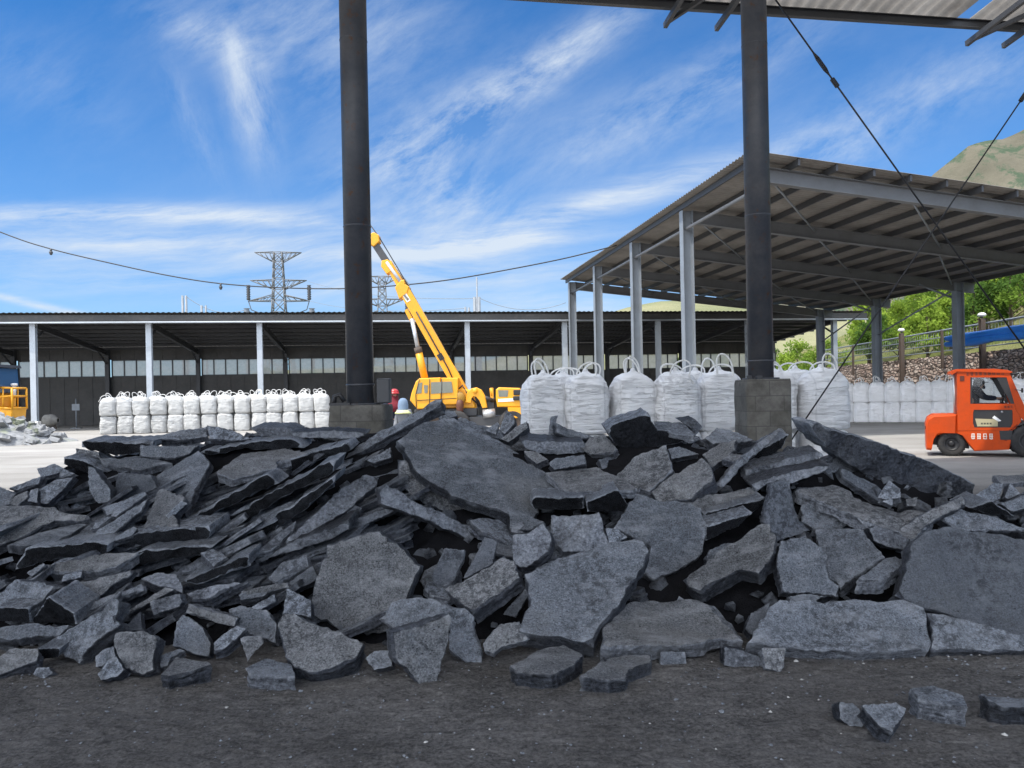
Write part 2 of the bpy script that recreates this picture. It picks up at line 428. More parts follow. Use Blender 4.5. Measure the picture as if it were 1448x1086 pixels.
M['hair'] = paint('black_hair', (0.012, 0.010, 0.010), 0.6, 0.0, 0.0)
M['cream_box'] = paint('cream_plastic', (0.46, 0.40, 0.24), 0.6, 0.0, 0.2)
M['paper'] = paint('white_paper', (0.85, 0.85, 0.83), 0.7, 0.0, 0.0)
M['mark_white'] = paint('white_lettering', (0.80, 0.74, 0.66), 0.6, 0.0, 0.1)
M['mark_dark'] = paint('dark_lettering', (0.10, 0.022, 0.012), 0.6, 0.0, 0.1)

def m_bag(k, base=(0.88, 0.88, 0.88), low=(0.58, 0.575, 0.565)):
    v = rnd_vec(k, 40)
    w1 = k.noise(k.mapping(v, scale=(1.8, 1.8, 20)), 1.0, 6, 0.62, 0.8)
    ridge = k.ramp(k.m('ABSOLUTE', k.m('SUBTRACT', w1, 0.5)), [(0.0, 0.0), (0.055, 1.0)])
    we = k.noise(v, 160, 2, 0.5)
    cr = k.noise(k.mapping(v, scale=(5, 5, 4)), 1.0, 8, 0.72, 1.6)
    ridge2 = k.ramp(k.m('ABSOLUTE', k.m('SUBTRACT', cr, 0.5)), [(0.0, 0.0), (0.04, 1.0)])
    dirt = k.ramp(k.noise(v, 2.2, 7, 0.7), [(0.48, 0.0), (0.80, 1.0)])
    c = k.mix(k.m('MULTIPLY', dirt, 0.30), base, low)
    c = k.mix(k.m('MULTIPLY', k.ramp(k.voro(v, 7), [(0.04, 1.0), (0.07, 0.0)]), 0.6), c, (0.12, 0.12, 0.12))
    sx = k.new('ShaderNodeSeparateXYZ'); k.l.new(k.obj, sx.inputs[0])
    seam = k.ramp(k.m('ABSOLUTE', k.m('SUBTRACT', k.m('ABSOLUTE', sx.outputs[0]), 0.27)), [(0.0, 0.0), (0.016, 1.0)])
    c = k.mix(k.m('MULTIPLY', k.m('SUBTRACT', 1.0, seam), 0.25), c, (0.40, 0.40, 0.41))
    k.put(k.b.inputs['Base Color'], c); k.b.inputs['Roughness'].default_value = 0.55
    n = k.bump(ridge, 0.55, 0.018); n = k.bump(w1, 0.6, 0.04, n); n = k.bump(ridge2, 0.35, 0.014, n); n = k.bump(seam, 0.6, 0.012, n); n = k.bump(we, 0.15, 0.003, n)
    k.put(k.b.inputs['Normal'], n)
M['bag'] = mat('white_woven_bag', m_bag)
M['bag_dimmed'] = mat('dimmed_white_woven_bag', lambda k: m_bag(k, (0.50, 0.50, 0.485), (0.31, 0.305, 0.29)))  # greyer bag copy, tone lowered to offset sun on the far row
M['strap'] = paint('white_webbing', (0.78, 0.77, 0.74), 0.7, 0.0, 0.15, (0.4, 0.38, 0.36), 8.0)

def m_sheet(col, name, freq=34.0, trans=0.0):
    def fn(k):
        v = k.obj
        n1 = k.noise(v, 0.7, 6, 0.65); n2 = k.noise(v, 6, 4, 0.6)
        c = k.mix(k.ramp(n1, [(0.4, 0.0), (0.75, 1.0)]), col, tuple(x * 0.55 for x in col))
        c = k.mix(k.m('MULTIPLY', k.ramp(n2, [(0.52, 0.0), (0.75, 1.0)]), 0.4), c, (0.14, 0.11, 0.09))
        k.put(k.b.inputs['Base Color'], c); k.b.inputs['Roughness'].default_value = 0.6
    return mat(name, fn)
M['sheet'] = m_sheet((0.235, 0.22, 0.20), 'corrugated_roof_sheet')
def m_clear(k):
    v = k.obj
    n = k.noise(v, 0.8, 7, 0.65)
    c = k.ramp(n, [(0.3, (0.16, 0.147, 0.13)), (0.7, (0.37, 0.345, 0.31))])
    d = k.new('ShaderNodeBsdfDiffuse'); t = k.new('ShaderNodeBsdfTranslucent'); mx = k.new('ShaderNodeMixShader')
    k.l.new(c, d.inputs[0]); k.l.new(c, t.inputs[0]); mx.inputs[0].default_value = 0.36
    k.l.new(d.outputs[0], mx.inputs[1]); k.l.new(t.outputs[0], mx.inputs[2]); k.l.new(mx.outputs[0], k.out.inputs[0])
M['sheet_clear'] = mat('dusty_translucent_roof_sheet', m_clear)
M['sheet_dark'] = m_sheet((0.055, 0.054, 0.052), 'dark_roof_sheet')  # dark grey roof and wall sheets with brown mottling
M['wall_dark'] = m_sheet((0.085, 0.082, 0.078), 'dark_wall_sheet')

def m_pane(k):
    v = k.obj
    tr = k.new('ShaderNodeBsdfTransparent'); tr.inputs[0].default_value = (0.72, 0.72, 0.70, 1)
    tl = k.new('ShaderNodeBsdfTranslucent'); tl.inputs[0].default_value = (0.62, 0.61, 0.58, 1)
    mx = k.new('ShaderNodeMixShader')
    k.put(mx.inputs[0], k.m('ADD', 0.22, k.m('MULTIPLY', k.noise(v, 1.7, 6, 0.65), 0.5)))
    k.l.new(tr.outputs[0], mx.inputs[1]); k.l.new(tl.outputs[0], mx.inputs[2])
    k.l.new(mx.outputs[0], k.out.inputs[0])
M['pane'] = mat('dusty_window_pane', m_pane)
def m_glass(k):
    tr = k.new('ShaderNodeBsdfTransparent'); tr.inputs[0].default_value = (0.94, 0.95, 0.95, 1)
    gl = k.new('ShaderNodeBsdfGlossy'); gl.inputs['Roughness'].default_value = 0.04
    fr = k.new('ShaderNodeFresnel'); fr.inputs[0].default_value = 1.45
    mx = k.new('ShaderNodeMixShader'); k.l.new(fr.outputs[0], mx.inputs[0])
    k.l.new(tr.outputs[0], mx.inputs[1]); k.l.new(gl.outputs[0], mx.inputs[2]); k.l.new(mx.outputs[0], k.out.inputs[0])
M['glass'] = mat('clear_cab_glass', m_glass)
M['dull_glass'] = paint('dusty_cab_glass', (0.16, 0.165, 0.13), 0.2, 0.0, 0.3, (0.3, 0.3, 0.28), 5.0)
M['blue_glass'] = paint('blue_tinted_cab_glass', (0.03, 0.09, 0.19), 0.15, 0.0, 0.1)

def m_ground(k):
    p = k.pos
    sep = k.new('ShaderNodeSeparateXYZ'); k.l.new(p, sep.inputs[0])
    x, y = sep.outputs[0], sep.outputs[1]
    w = k.noise(p, 0.35, 5, 0.6)
    # black dust trodden round the heap, thinning out towards the concrete yard
    yy = k.m('ADD', k.m('SUBTRACT', y, k.m('MULTIPLY', x, 0.10)), k.m('MULTIPLY', k.m('SUBTRACT', w, 0.5), 7.0))
    yard = k.ramp(k.m('DIVIDE', yy, 30.0, clamp=True), [(0.30, 0.0), (0.47, 1.0)])
    n1 = k.noise(p, 1.3, 7, 0.62, 0.3); n2 = k.noise(p, 9, 8, 0.72); n3 = k.noise(p, 48, 8, 0.80)
    rut = k.noise(k.mapping(p, scale=(9, 14, 9), rot=(0, 0, 0.25)), 1.0, 9, 0.74, 1.2)
    mixn = k.m('ADD', k.m('ADD', k.m('MULTIPLY', n1, 0.2), k.m('MULTIPLY', rut, 0.3)), k.m('MULTIPLY', n3, 0.5))
    dust = k.ramp(mixn, [(0.42, (0.056, 0.054, 0.053)), (0.58, (0.275, 0.264, 0.256))])
    dust = k.mix(k.m('MULTIPLY', k.ramp(k.noise(p, 0.8, 6, 0.65), [(0.42, 0.0), (0.68, 1.0)]), 0.45), dust, (0.085, 0.080, 0.076))
    grit = k.ramp(k.voro(p, 60), [(0.07, 1.0), (0.14, 0.0)])
    dust = k.mix(k.m('MULTIPLY', grit, k.m('MULTIPLY', k.ramp(k.noise(p, 3.0, 4), [(0.42, 0.0), (0.60, 1.0)]), 0.55)), dust, (0.27, 0.265, 0.26))
    dark = k.ramp(k.voro(k.mapping(p, scale=(1, 1.6, 1)), 33), [(0.08, 1.0), (0.16, 0.0)])
    dust = k.mix(k.m('MULTIPLY', dark, k.m('MULTIPLY', k.ramp(k.noise(p, 5.0, 4), [(0.46, 0.0), (0.58, 1.0)]), 0.75)), dust, (0.022, 0.021, 0.021))
    con = k.ramp(k.noise(p, 0.25, 6, 0.6), [(0.3, (0.285, 0.27, 0.245)), (0.7, (0.41, 0.39, 0.36))])
    con = k.mix(k.m('MULTIPLY', k.ramp(k.noise(k.mapping(p, scale=(0.25, 1.4, 1), rot=(0, 0, 0.15)), 0.8, 6, 0.65), [(0.48, 0.0), (0.68, 1.0)]), 0.55), con, (0.20, 0.185, 0.17))
    k.put(k.b.inputs['Base Color'], k.mix(yard, dust, con))
    k.b.inputs['Roughness'].default_value = 0.9
    k.b.inputs['Specular IOR Level'].default_value = 0.25
    n = k.bump(n1, 0.5, 0.05); n = k.bump(rut, 0.9, 0.04, n); n = k.bump(n2, 0.9, 0.03, n); n = k.bump(n3, 0.9, 0.010, n)
    k.put(k.b.inputs['Normal'], n)
M['ground'] = mat('dusty_yard_ground', m_ground)

def veg(name, a, b, scale=0.06, c=None, trans=0.3):
    def fn(k):
        n = k.noise(k.pos, scale, 7, 0.65)
        col = k.ramp(n, [(0.32, a), (0.66, b)])
        if c: col = k.mix(k.ramp(k.noise(k.pos, scale * 3.7, 7, 0.7, 0.6), [(0.48, 0.0), (0.56, 1.0)]), col, c)
        k.put(k.b.inputs['Base Color'], col); k.b.inputs['Roughness'].default_value = 0.9
        k.b.inputs['Specular IOR Level'].default_value = 0.1
        k.put(k.b.inputs['Normal'], k.bump(k.noise(k.pos, scale * 8, 6, 0.7), 0.8, 1.5))
    return mat(name, fn)
M['mount'] = veg('bare_mountain_slope', (0.085, 0.08, 0.058), (0.15, 0.135, 0.10), 0.020, (0.055, 0.078, 0.048))
M['grass_hill'] = veg('dry_grass_hill', (0.14, 0.155, 0.075), (0.26, 0.245, 0.14), 0.03)
M['slope'] = veg('weedy_bank', (0.10, 0.15, 0.03), (0.28, 0.25, 0.11), 0.25)

def leaf(name, a, b):
    def fn(k):
        n = k.noise(k.pos, 1.1, 3, 0.6); r = k.noise(k.pos, 9.0, 2)
        c = k.mix(n, a, b); c = k.mix(k.m('MULTIPLY', r, 0.4), c, tuple(x * 1.5 for x in b))
        d = k.new('ShaderNodeBsdfDiffuse'); t = k.new('ShaderNodeBsdfTranslucent'); mx = k.new('ShaderNodeMixShader')
        k.l.new(c, d.inputs[0]); k.l.new(c, t.inputs[0]); mx.inputs[0].default_value = 0.45
        k.l.new(d.outputs[0], mx.inputs[1]); k.l.new(t.outputs[0], mx.inputs[2]); k.l.new(mx.outputs[0], k.out.inputs[0])
    return mat(name, fn)
M['leaf_light'] = leaf('light_green_leaves', (0.13, 0.21, 0.022), (0.27, 0.36, 0.06))
M['leaf_mid'] = leaf('mid_green_leaves', (0.08, 0.15, 0.020), (0.17, 0.25, 0.045))
M['leaf_dark'] = leaf('dark_green_leaves', (0.04, 0.085, 0.018), (0.09, 0.155, 0.034))
M['bark'] = paint('bark', (0.10, 0.075, 0.05), 0.9, 0.0, 0.4, (0.05, 0.04, 0.03), 6.0, 0.4)

def m_stone(k):
    v = k.mapping(k.obj, scale=(1.0, 1.0, 2.3))
    cell = k.voro(v, 2.3, out='Color'); dist = k.voro(v, 2.3, 'DISTANCE_TO_EDGE')
    s = k.new('ShaderNodeSeparateColor'); k.l.new(cell, s.inputs[0])
    c = k.ramp(s.outputs[0], [(0.0, (0.30, 0.21, 0.165)), (0.5, (0.42, 0.32, 0.26)), (1.0, (0.54, 0.45, 0.38))])
    c = k.mix(k.m('MULTIPLY', k.noise(k.obj, 6, 5), 0.4), c, (0.22, 0.17, 0.14))
    c = k.mix(k.ramp(dist, [(0.02, 1.0), (0.09, 0.0)]), c, (0.075, 0.06, 0.05))
    k.put(k.b.inputs['Base Color'], c); k.b.inputs['Roughness'].default_value = 0.95
    n = k.bump(k.ramp(dist, [(0.0, 0.0), (0.25, 1.0)]), 1.0, 0.18)
    k.put(k.b.inputs['Normal'], k.bump(k.noise(k.obj, 9, 5), 0.5, 0.05, n))
M['stone_wall'] = mat('rubble_stone_masonry', m_stone)

def m_block(k):
    v = k.obj
    br = k.new('ShaderNodeTexBrick'); k.l.new(k.mapping(v, rot=(R(90), 0, 0)), br.inputs['Vector'])
    br.inputs['Scale'].default_value = 1.0; br.inputs['Mortar Size'].default_value = 0.006
    br.inputs['Brick Width'].default_value = 0.36; br.inputs['Row Height'].default_value = 0.19
    br.inputs['Color1'].default_value = (0.125, 0.118, 0.10, 1); br.inputs['Color2'].default_value = (0.165, 0.155, 0.138, 1)
    br.inputs['Mortar'].default_value = (0.085, 0.08, 0.072, 1); br.inputs['Mortar Smooth'].default_value = 0.4
    n1 = k.noise(v, 4, 7, 0.7); n2 = k.noise(v, 26, 5, 0.65)
    c = k.mix(k.m('MULTIPLY', k.ramp(n1, [(0.40, 0.0), (0.62, 1.0)]), 0.75), br.outputs[0], (0.06, 0.055, 0.047))
    k.put(k.b.inputs['Base Color'], c); k.b.inputs['Roughness'].default_value = 0.95
    n = k.bump(k.m('SUBTRACT', 1.0, br.outputs['Fac']), 0.5, 0.012); n = k.bump(n2, 0.6, 0.012, n); n = k.bump(n1, 0.5, 0.03, n)
    k.put(k.b.inputs['Normal'], n)
M['block'] = mat('weathered_block_masonry', m_block)

# yard grid: buildings stand turned by about nine degrees
PHI = math.atan(0.163)
UX, VX = Vector((math.cos(PHI), math.sin(PHI), 0)), Vector((-math.sin(PHI), math.cos(PHI), 0))
def yard(o, a, b, z=0.0): return Vector((o[0], o[1], 0)) + UX * a + VX * b + Vector((0, 0, z))

# ------------------------------------------------------------------ ground and hills
def axis(fine0, fine1, step, far):
    a = []; v = fine0
    while v <= fine1 + 1e-6: a.append(v); v += step
    lo, hi, s = fine0, fine1, step
    L, H = [], []
    while lo > -far: s *= 1.35; lo -= s; L.append(lo)
    s = step
    while hi < far: s *= 1.35; hi += s; H.append(hi)
    return L[::-1] + a + H
def build_ground():
    xs, ys = axis(-4.0, 4.0, 0.020, 2600), axis(2.9, 5.0, 0.018, 2600)
    vs = []
    for x in xs:
        for y in ys:
            z = 0.0
            if abs(x) < 12 and -4 < y < 10:
                z = 0.016 * fbm((x * 1.3, y * 2.1, 3), 3) + 0.009 * fbm((x * 6, y * 9, 9), 3)
                z += 0.014 * max(0, fbm((x * 11, y * 15, 5), 3)) + 0.014 * max(0, noise.noise(Vector((x * 24, y * 27, 1))) - 0.12) + 0.010 * max(0, noise.noise(Vector((x * 41, y * 43, 7))) - 0.15)
            vs.append((x, y, z))
    n = len(ys)
    fs = [(i * n + j, (i + 1) * n + j, (i + 1) * n + j + 1, i * n + j + 1) for i in range(len(xs) - 1) for j in range(n - 1)]
    g = MB().add(vs, fs, True).build('ground', M['ground']); tag(g, kind='structure')
build_ground()

def hill(name, m, x0, x1, y0, y1, nx, ny, fn):
    mb = MB(); mb.grid(lambda u, v: (x0 + (x1 - x0) * u, y0 + (y1 - y0) * v, fn(x0 + (x1 - x0) * u, y0 + (y1 - y0) * v)), nx, ny)
    o = mb.build(name, m); tag(o, kind='structure'); return o
def interp(x, pts):
    if x <= pts[0][0]: return pts[0][1]
    for (a, b), (c, d) in zip(pts, pts[1:]):
        if x <= c: return b + (d - b) * (x - a) / (c - a)
    return pts[-1][1]
# big mountain, ridge traced as real heights at 420 m
MR = [(at(px, py, 420).x, at(px, py, 420).z) for px, py in ((1150, 395), (1230, 340), (1280, 285), (1320, 246), (1345, 226), (1372, 204), (1400, 197), (1420, 196), (1448, 183), (1500, 150), (1600, 110), (1750, 130), (1950, 190), (2200, 280))]
def f_mount(x, y):
    r = interp(x, MR); t = abs(y - 420) / (150 if y < 420 else 260)
    n = fbm((x * 0.02, y * 0.02, 1), 5)
    return max(-2, r * (1 - t) ** 1.15 if t < 1 else -2) + n * 7 * min(1, t * 6)
hill('mountain', M['mount'], 120, 640, 270, 680, 110, 90, f_mount)
GR = [(at(px, py, 190).x, at(px, py, 190).z) for px, py in ((420, 520), (600, 512), (690, 508), (760, 480), (830, 452), (880, 433), (930, 423), (985, 421), (1040, 427), (1110, 440), (1200, 440), (1300, 430), (1450, 420), (1700, 440))]
def f_grass(x, y):
    r = interp(x, GR); t = abs(y - 190) / (95 if y < 190 else 140)
    return (r * max(0, 1 - t) ** 0.9 - 0.5) + fbm((x * 0.05, y * 0.05, 4), 4) * 1.2 * min(1, t * 5)
hill('grass_hill', M['grass_hill'], -60, 190, 96, 330, 90, 60, f_grass)
WALL0, WALL1 = Vector((26.3, 62.0, 0)), Vector((24.0, 30.0, 0))
def wall_x(y): return 24.0 + (y - 30.0) * (26.3 - 24.0) / 32.0
def f_bank(x, y):
    d = x - wall_x(y)
    return 3.15 + 0.42 * max(0, d - 4.0) * (1 - 0.004 * max(0, d)) + 0.5 * fbm((x * 0.2, y * 0.2, 2), 4) * min(1, max(0, d) / 3)
def bank_grid(u, v):
    y = 16 + 104 * v; x = wall_x(y) + 0.55 + 78 * u
    return (x, y, f_bank(x, y))
o = MB().grid(bank_grid, 70, 80).build('hillside', M['slope']); tag(o, kind='structure')

# ------------------------------------------------------------------ long dark shed across the back of the yard
F0 = (-27.1, 43.6); BAY = 6.18; SD = 12.0
def corr(mb, o, a0, a1, b0, b1, zf, along='b', wl=0.2, amp=0.018, th=0.0, sub=6):
    """corrugated sheet; the waves repeat along a or b"""
    if along == 'b':
        n = int((b1 - b0) / wl * sub)
        mb.grid(lambda u, v: yard(o, a0 + (a1 - a0) * u, b0 + (b1 - b0) * v, zf(a0 + (a1 - a0) * u, b0 + (b1 - b0) * v) + amp * math.sin(v * (b1 - b0) / wl * 2 * math.pi)), 2, n)
    else:
        n = int((a1 - a0) / wl * sub)
        mb.grid(lambda u, v: yard(o, a0 + (a1 - a0) * u, b0 + (b1 - b0) * v, zf(a0 + (a1 - a0) * u, b0 + (b1 - b0) * v) + amp * math.sin(u * (a1 - a0) / wl * 2 * math.pi)), n, 2)
    return mb
def long_shed():
    sh = thing('long_shed', 'long low dark open-fronted shed with a strip of windows across the back of the yard', 'shed')
    A0, A1 = -2.4 * BAY, 8.35 * BAY
    zr = lambda a, b: 6.72 - 0.088 * (b + 0.5)
    corr(MB(), F0, A0, A1, -0.6, SD + 0.5, zr, 'a', 0.30, 0.02).build('roof_sheet', M['sheet_dark'], sh)
    f = MB(); f.bar(yard(F0, A0, -0.42, 6.42), yard(F0, A1, -0.42, 6.42), 0.06, 0.36); f.build('fascia', M['sheet_dark'], sh)
    f = MB(); f.tube(yard(F0, A0, -0.50, 6.17), yard(F0, A1, -0.50, 6.17), 0.055); f.build('gutter_pipe', M['steel_pale'], sh)
    for i in range(-2, 9):
        a = BAY * i
        c = MB(); c.ibeam(yard(F0, a, 0, 0.62), yard(F0, a, 0, 6.25), 0.30, 0.30, up=VX)
        c.build('column', M['steel_pale'], sh)
        p = MB(); p.box(yard(F0, a, 0, 0.3), (0.48, 0.48, 0.66), Matrix.Rotation(PHI, 3, 'Z'), bev=0.03); p.build('column_footing', M['white_paint'], sh)
        c = MB(); c.ibeam(yard(F0, a, SD - 0.35, 0), yard(F0, a, SD - 0.35, 5.5), 0.28, 0.3, up=VX); c.build('rear_column', M['steel_dark'], sh)
        rf = MB(); rf.ibeam(yard(F0, a, 0.0, 6.12), yard(F0, a, SD - 0.4, 5.15), 0.22, 0.34)
        rf.bar(yard(F0, a, 0.1, 5.3), yard(F0, a, 1.5, 5.95), 0.09, 0.09); rf.bar(yard(F0, a, SD - 0.6, 4.4), yard(F0, a, SD - 2.4, 5.3), 0.09, 0.09)
        rf.build('rafter', M['steel_dark'], sh)
    for j in range(9):
        b = 0.5 + j * 1.4
        m = MB(); m.bar(yard(F0, A0, b, zr(0, b) - 0.16), yard(F0, A1, b, zr(0, b) - 0.16), 0.07, 0.16); m.build('purlin', M['steel_dark'], sh)
    w = MB()
    w.bar(yard(F0, A0, SD, 1.72), yard(F0, A1, SD, 1.72), 0.10, 3.44)
    w.bar(yard(F0, A0, SD, 5.13), yard(F0, A1, SD, 5.13), 0.10, 0.90)
    k = A0 + 0.4
    while k < A1:
        w.box(yard(F0, k, SD - 0.065, 1.72), (0.05, 0.03, 3.40), Matrix.Rotation(PHI, 3, 'Z')); w.box(yard(F0, k, SD - 0.065, 5.13), (0.05, 0.03, 0.86), Matrix.Rotation(PHI, 3, 'Z')); k += 0.95
    w.bar(yard(F0, A0, SD - 0.10, 1.9), yard(F0, A1, SD - 0.10, 1.9), 0.06, 0.10)
    w.build('rear_wall', M['wall_dark'], sh)
    for s, a in ((0, A0),):
        e = MB(); e.bar(yard(F0, a, 0.2, 2.6), yard(F0, a, SD + 0.05, 2.6), 0.08, 5.2); e.build('end_wall', M['wall_dark'], sh)
    for i in range(-2, 9):
        a0 = max(BAY * (i - 0) + 0.2, A0); a1 = min(BAY * (i + 1) - 0.2, A1)
        fr = MB(); z0, z1 = 3.44, 4.68
        n = 7
        for q in range(n + 1):
            a = a0 + (a1 - a0) * q / n
            fr.box(yard(F0, a, SD, (z0 + z1) / 2), (0.075, 0.11, z1 - z0), Matrix.Rotation(PHI, 3, 'Z'))
        fr.bar(yard(F0, a0, SD, z0 + 0.035), yard(F0, a1, SD, z0 + 0.035), 0.12, 0.07); fr.bar(yard(F0, a0, SD, z1 - 0.035), yard(F0, a1, SD, z1 - 0.035), 0.12, 0.07)
        fo = fr.build('window', M['steel_dark'], sh)
        pn = MB(); pn.bar(yard(F0, a0, SD, (z0 + z1) / 2), yard(F0, a1, SD, (z0 + z1) / 2), 0.012, z1 - z0 - 0.02); pn.build('pane', M['pane'], fo)
long_shed()

# ------------------------------------------------------------------ open steel shed at the right
S0 = (6.71, 29.0)
def open_shed():
    sh = thing('open_shed', 'tall open steel shed with a sloping corrugated roof on grey columns', 'shed')
    Wd, B0, B1 = 17.6, -6.3, 18.9
    zr = lambda a, b: 8.62 - 0.105 * a
    corr(MB(), S0, -0.55, Wd, B0, B1, zr, 'b', 0.22, 0.022).build('roof_sheet', M['sheet'], sh)
    frames = (-5.6, 0.0, 6.05, 12.4, 18.15)
    for b in frames:
        h = zr(0, b) - 0.22
        c = MB(); c.ibeam(yard(S0, 0, b, 0), yard(S0, 0, b, h), 0.34, 0.42, 0.02, 0.016, up=UX); c.build('column', M['steel_grey'], sh)
        h2 = zr(16.4, b) - 0.25
        c = MB(); c.ibeam(yard(S0, 16.4, b, 0), yard(S0, 16.4, b, h2), 0.34, 0.42, 0.02, 0.016, up=UX); c.build('column', M['steel_grey'], sh)
        r = MB(); r.ibeam(yard(S0, 0.18, b, zr(0.18, b) - 0.44), yard(S0, 17.3, b, zr(17.3, b) - 0.44), 0.24, 0.46, 0.02, 0.014); r.build('rafter', M['rafter'], sh)
    for j in range(15):
        a = -0.2 + j * 1.235
        m = MB(); m.bar(yard(S0, a, B0 + 0.05, zr(a, 0) - 0.12), yard(S0, a, B1 - 0.05, zr(a, 0) - 0.12), 0.07, 0.19); m.build('purlin', M['steel_dark'], sh)
    e = MB(); e.tube(yard(S0, -0.02, frames[0], 7.72), yard(S0, -0.02, frames[-1], 7.72), 0.06); e.build('eave_tube', M['rafter'], sh)
    for i in range(4):
        b0, b1 = frames[i], frames[i + 1]
        d = MB()
        for a0, a1 in ((0.4, 5.2), (5.2, 10.6), (10.6, 16.0)):
            d.tube(yard(S0, a0, b0 + 0.1, zr(a0, 0) - 0.40), yard(S0, a1, b1 - 0.1, zr(a1, 0) - 0.40), 0.035)
        d.build('roof_brace', M['steel_grey'], sh)
    for i in (2, 3):
        d = MB(); b0, b1 = frames[i], frames[i + 1]
        d.tube(yard(S0, 16.35, b0 + 0.3, 6.3), yard(S0, 16.35, b1 - 0.2, 4.6), 0.045); d.tube(yard(S0, 16.35, b0 + 0.2, 5.9), yard(S0, 14.3, b0, 6.55), 0.05)
        d.build('knee_brace', M['steel_grey'], sh)
open_shed()

# ------------------------------------------------------------------ the hall we stand under: pipe columns, edge of its roof, cross bracing
H0 = (6.45, 14.4)
CP = 9.38
def cpt(px, py):
    d = ray(px, py); Y = CP / (1 - 0.163 * d.x); return at(px, py, Y)
def hall():
    h = thing('open_hall', 'dark hall with round pipe columns on block plinths and a corrugated roof edge overhead', 'hall')
    zr = lambda a, b: 8.63 - 0.10 * b
    gap = (H0, )
    a_gap = 2.2
    for a0, a1 in ((-30, a_gap - 0.03), (a_gap + 0.30, 26)):
        corr(MB(), H0, a0, a1, -17.6, 0, zr, 'a', 0.25, 0.045).build('roof_sheet', M['sheet_clear'], h)
    e = MB(); e.ibeam(yard(H0, -30, -0.10, 8.515), yard(H0, 26, -0.10, 8.515), 0.10, 0.16)
    e.build('edge_beam', M['steel_dark'], h)
    for px in (945, 1018, 1375, 1427):
        d = ray(px, 30); a = None
        Y = (H0[1] - 0.163 * H0[0]) / (1 - 0.163 * d.x)
        p = Vector((d.x * Y, Y, 0)); a = (p - Vector((H0[0], H0[1], 0))).dot(UX)
        r = MB(); r.bar(yard(H0, a, 0.16, 8.26), yard(H0, a, -9.0, 9.3), 0.07, 0.10); r.bar(yard(H0, a, 0.05, 8.28), yard(H0, a + (1.6 if px in (945, 1375) else 0.0), -2.6, 8.72), 0.06, 0.08)
        r.build('rafter_end', M['steel_dark'], h)
    for b in (-2.2, -4.6, -7, -9.4, -11.8, -14.2, -16.6, -17.5):
        m = MB(); m.bar(yard(H0, -30, b, zr(0, b) - 0.12), yard(H0, 26, b, zr(0, b) - 0.12), 0.08, 0.18); m.build('purlin', M['steel_dark'], h)
    cols = [(510, 572, 0.158), (1076, 536, 0.160)]
    ps = [cpt(px, py) for px, py, r in cols]
    step = (ps[1] - ps[0]); step.z = 0
    ps.append(ps[1] + step)
    for i, p in enumerate(ps):
        zt = zr(0, 0) + 0.10 * 4.2
        c = MB(); c.tube((p.x, p.y, p.z - 0.02), (p.x, p.y, zt), 0.160, 40)
        c.lathe([(0.161, 0.22), (0.168, 0.22), (0.168, 0.245), (0.161, 0.245)], (p.x, p.y, p.z), seg=40)
        for hz in (2.1, 4.3, 6.5): c.lathe([(0.1605, hz - 0.01), (0.1645, hz), (0.1605, hz + 0.01)], (p.x, p.y, p.z), seg=40)
        c.lathe([(0.0, 0.0), (0.23, 0.0), (0.23, 0.02), (0.16, 0.02)], (p.x, p.y, p.z - 0.005), seg=24)
        c = c.build('column', M['pipe'], h)
        ph = p.z - 0.005
        # weathered block plinth with worn corners
        wx, wy = (0.66, 0.62) if i == 0 else (0.57, 0.60)
        def surf(u, v, wx=wx, wy=wy, ph=ph, i=i):
            a = u * 2 * math.pi; cx, sy = math.cos(a), math.sin(a)
            k = (abs(cx) ** 14 + abs(sy) ** 14) ** (-1 / 14.0)
            zz = ph * min(v / 0.93, 1.0); s = 1.0 if v <= 0.93 else max(0.0, 1 - (v - 0.93) / 0.07)
            x, y = cx * k * wx / 2 * s, sy * k * wy / 2 * s
            n = fbm((x * 3 + i * 9, y * 3, zz * 3), 4) * 0.022 + fbm((x * 11 + i, y * 11, zz * 11), 3) * 0.012
            return (x * (1 + n * 2.2), y * (1 + n * 2.2), zz + (n * 0.4 if v > 0.9 else 0))
        m = MB(); m.grid(lambda u, v: surf(u, v), 96, 44, close_u=True)
        pl = m.build('plinth', M['block'], h); pl.location = (p.x + 0.01, p.y, 0)
        if i == 0:
            b = MB(); b.box((p.x + 0.29, p.y - 0.05, p.z + 0.155), (0.155, 0.16, 0.29), bev=0.015); b.bar((p.x + 0.20, p.y - 0.05, p.z + 0.27), (p.x + 0.36, p.y - 0.05, p.z + 0.27), 0.03, 0.03)
            b.build('junction_box', M['steel_dark'], h)
            b = MB(); b.path([(p.x - 0.27, p.y - 0.2, p.z + 0.0), (p.x - 0.26, p.y - 0.2, p.z + 0.10), (p.x - 0.20, p.y - 0.2, p.z + 0.12), (p.x - 0.15, p.y - 0.2, p.z + 0.04)], 0.028); b.box((p.x - 0.2, p.y - 0.18, p.z + 0.01), (0.24, 0.1, 0.03)); b.build('anchor_hook', M['black'], h)
        if i == 1:
            b = MB(); b.box((p.x - 0.22, p.y - 0.22, p.z + 0.01), (0.05, 0.05, 0.07)); b.build('anchor_bolt', M['black'], h); b = MB(); b.box((p.x - 0.10, p.y - 0.24, p.z + 0.012), (0.07, 0.05, 0.06)); b.build('anchor_bolt', M['black'], h)
    # crossed bracing cables between this column and the next one out of view
    top1 = Vector((ps[1].x, ps[1].y, 8.0)); bot2 = cpt(1448, 490)
    a1, b1, c1 = cpt(1097, 0), cpt(1165, 120), cpt(1250, 235)
    d = (cpt(1448, 492) - a1)
    A = a1 - d * 0.25; B = a1 + d * 1.22
    m = MB(); m.tube(A, B, 0.011, 8); cb = m.build('brace_cable', M['brace'], h)
    def lerp(t): return a1 + d * t
    tq = ((b1 - a1).dot(d)) / d.dot(d)
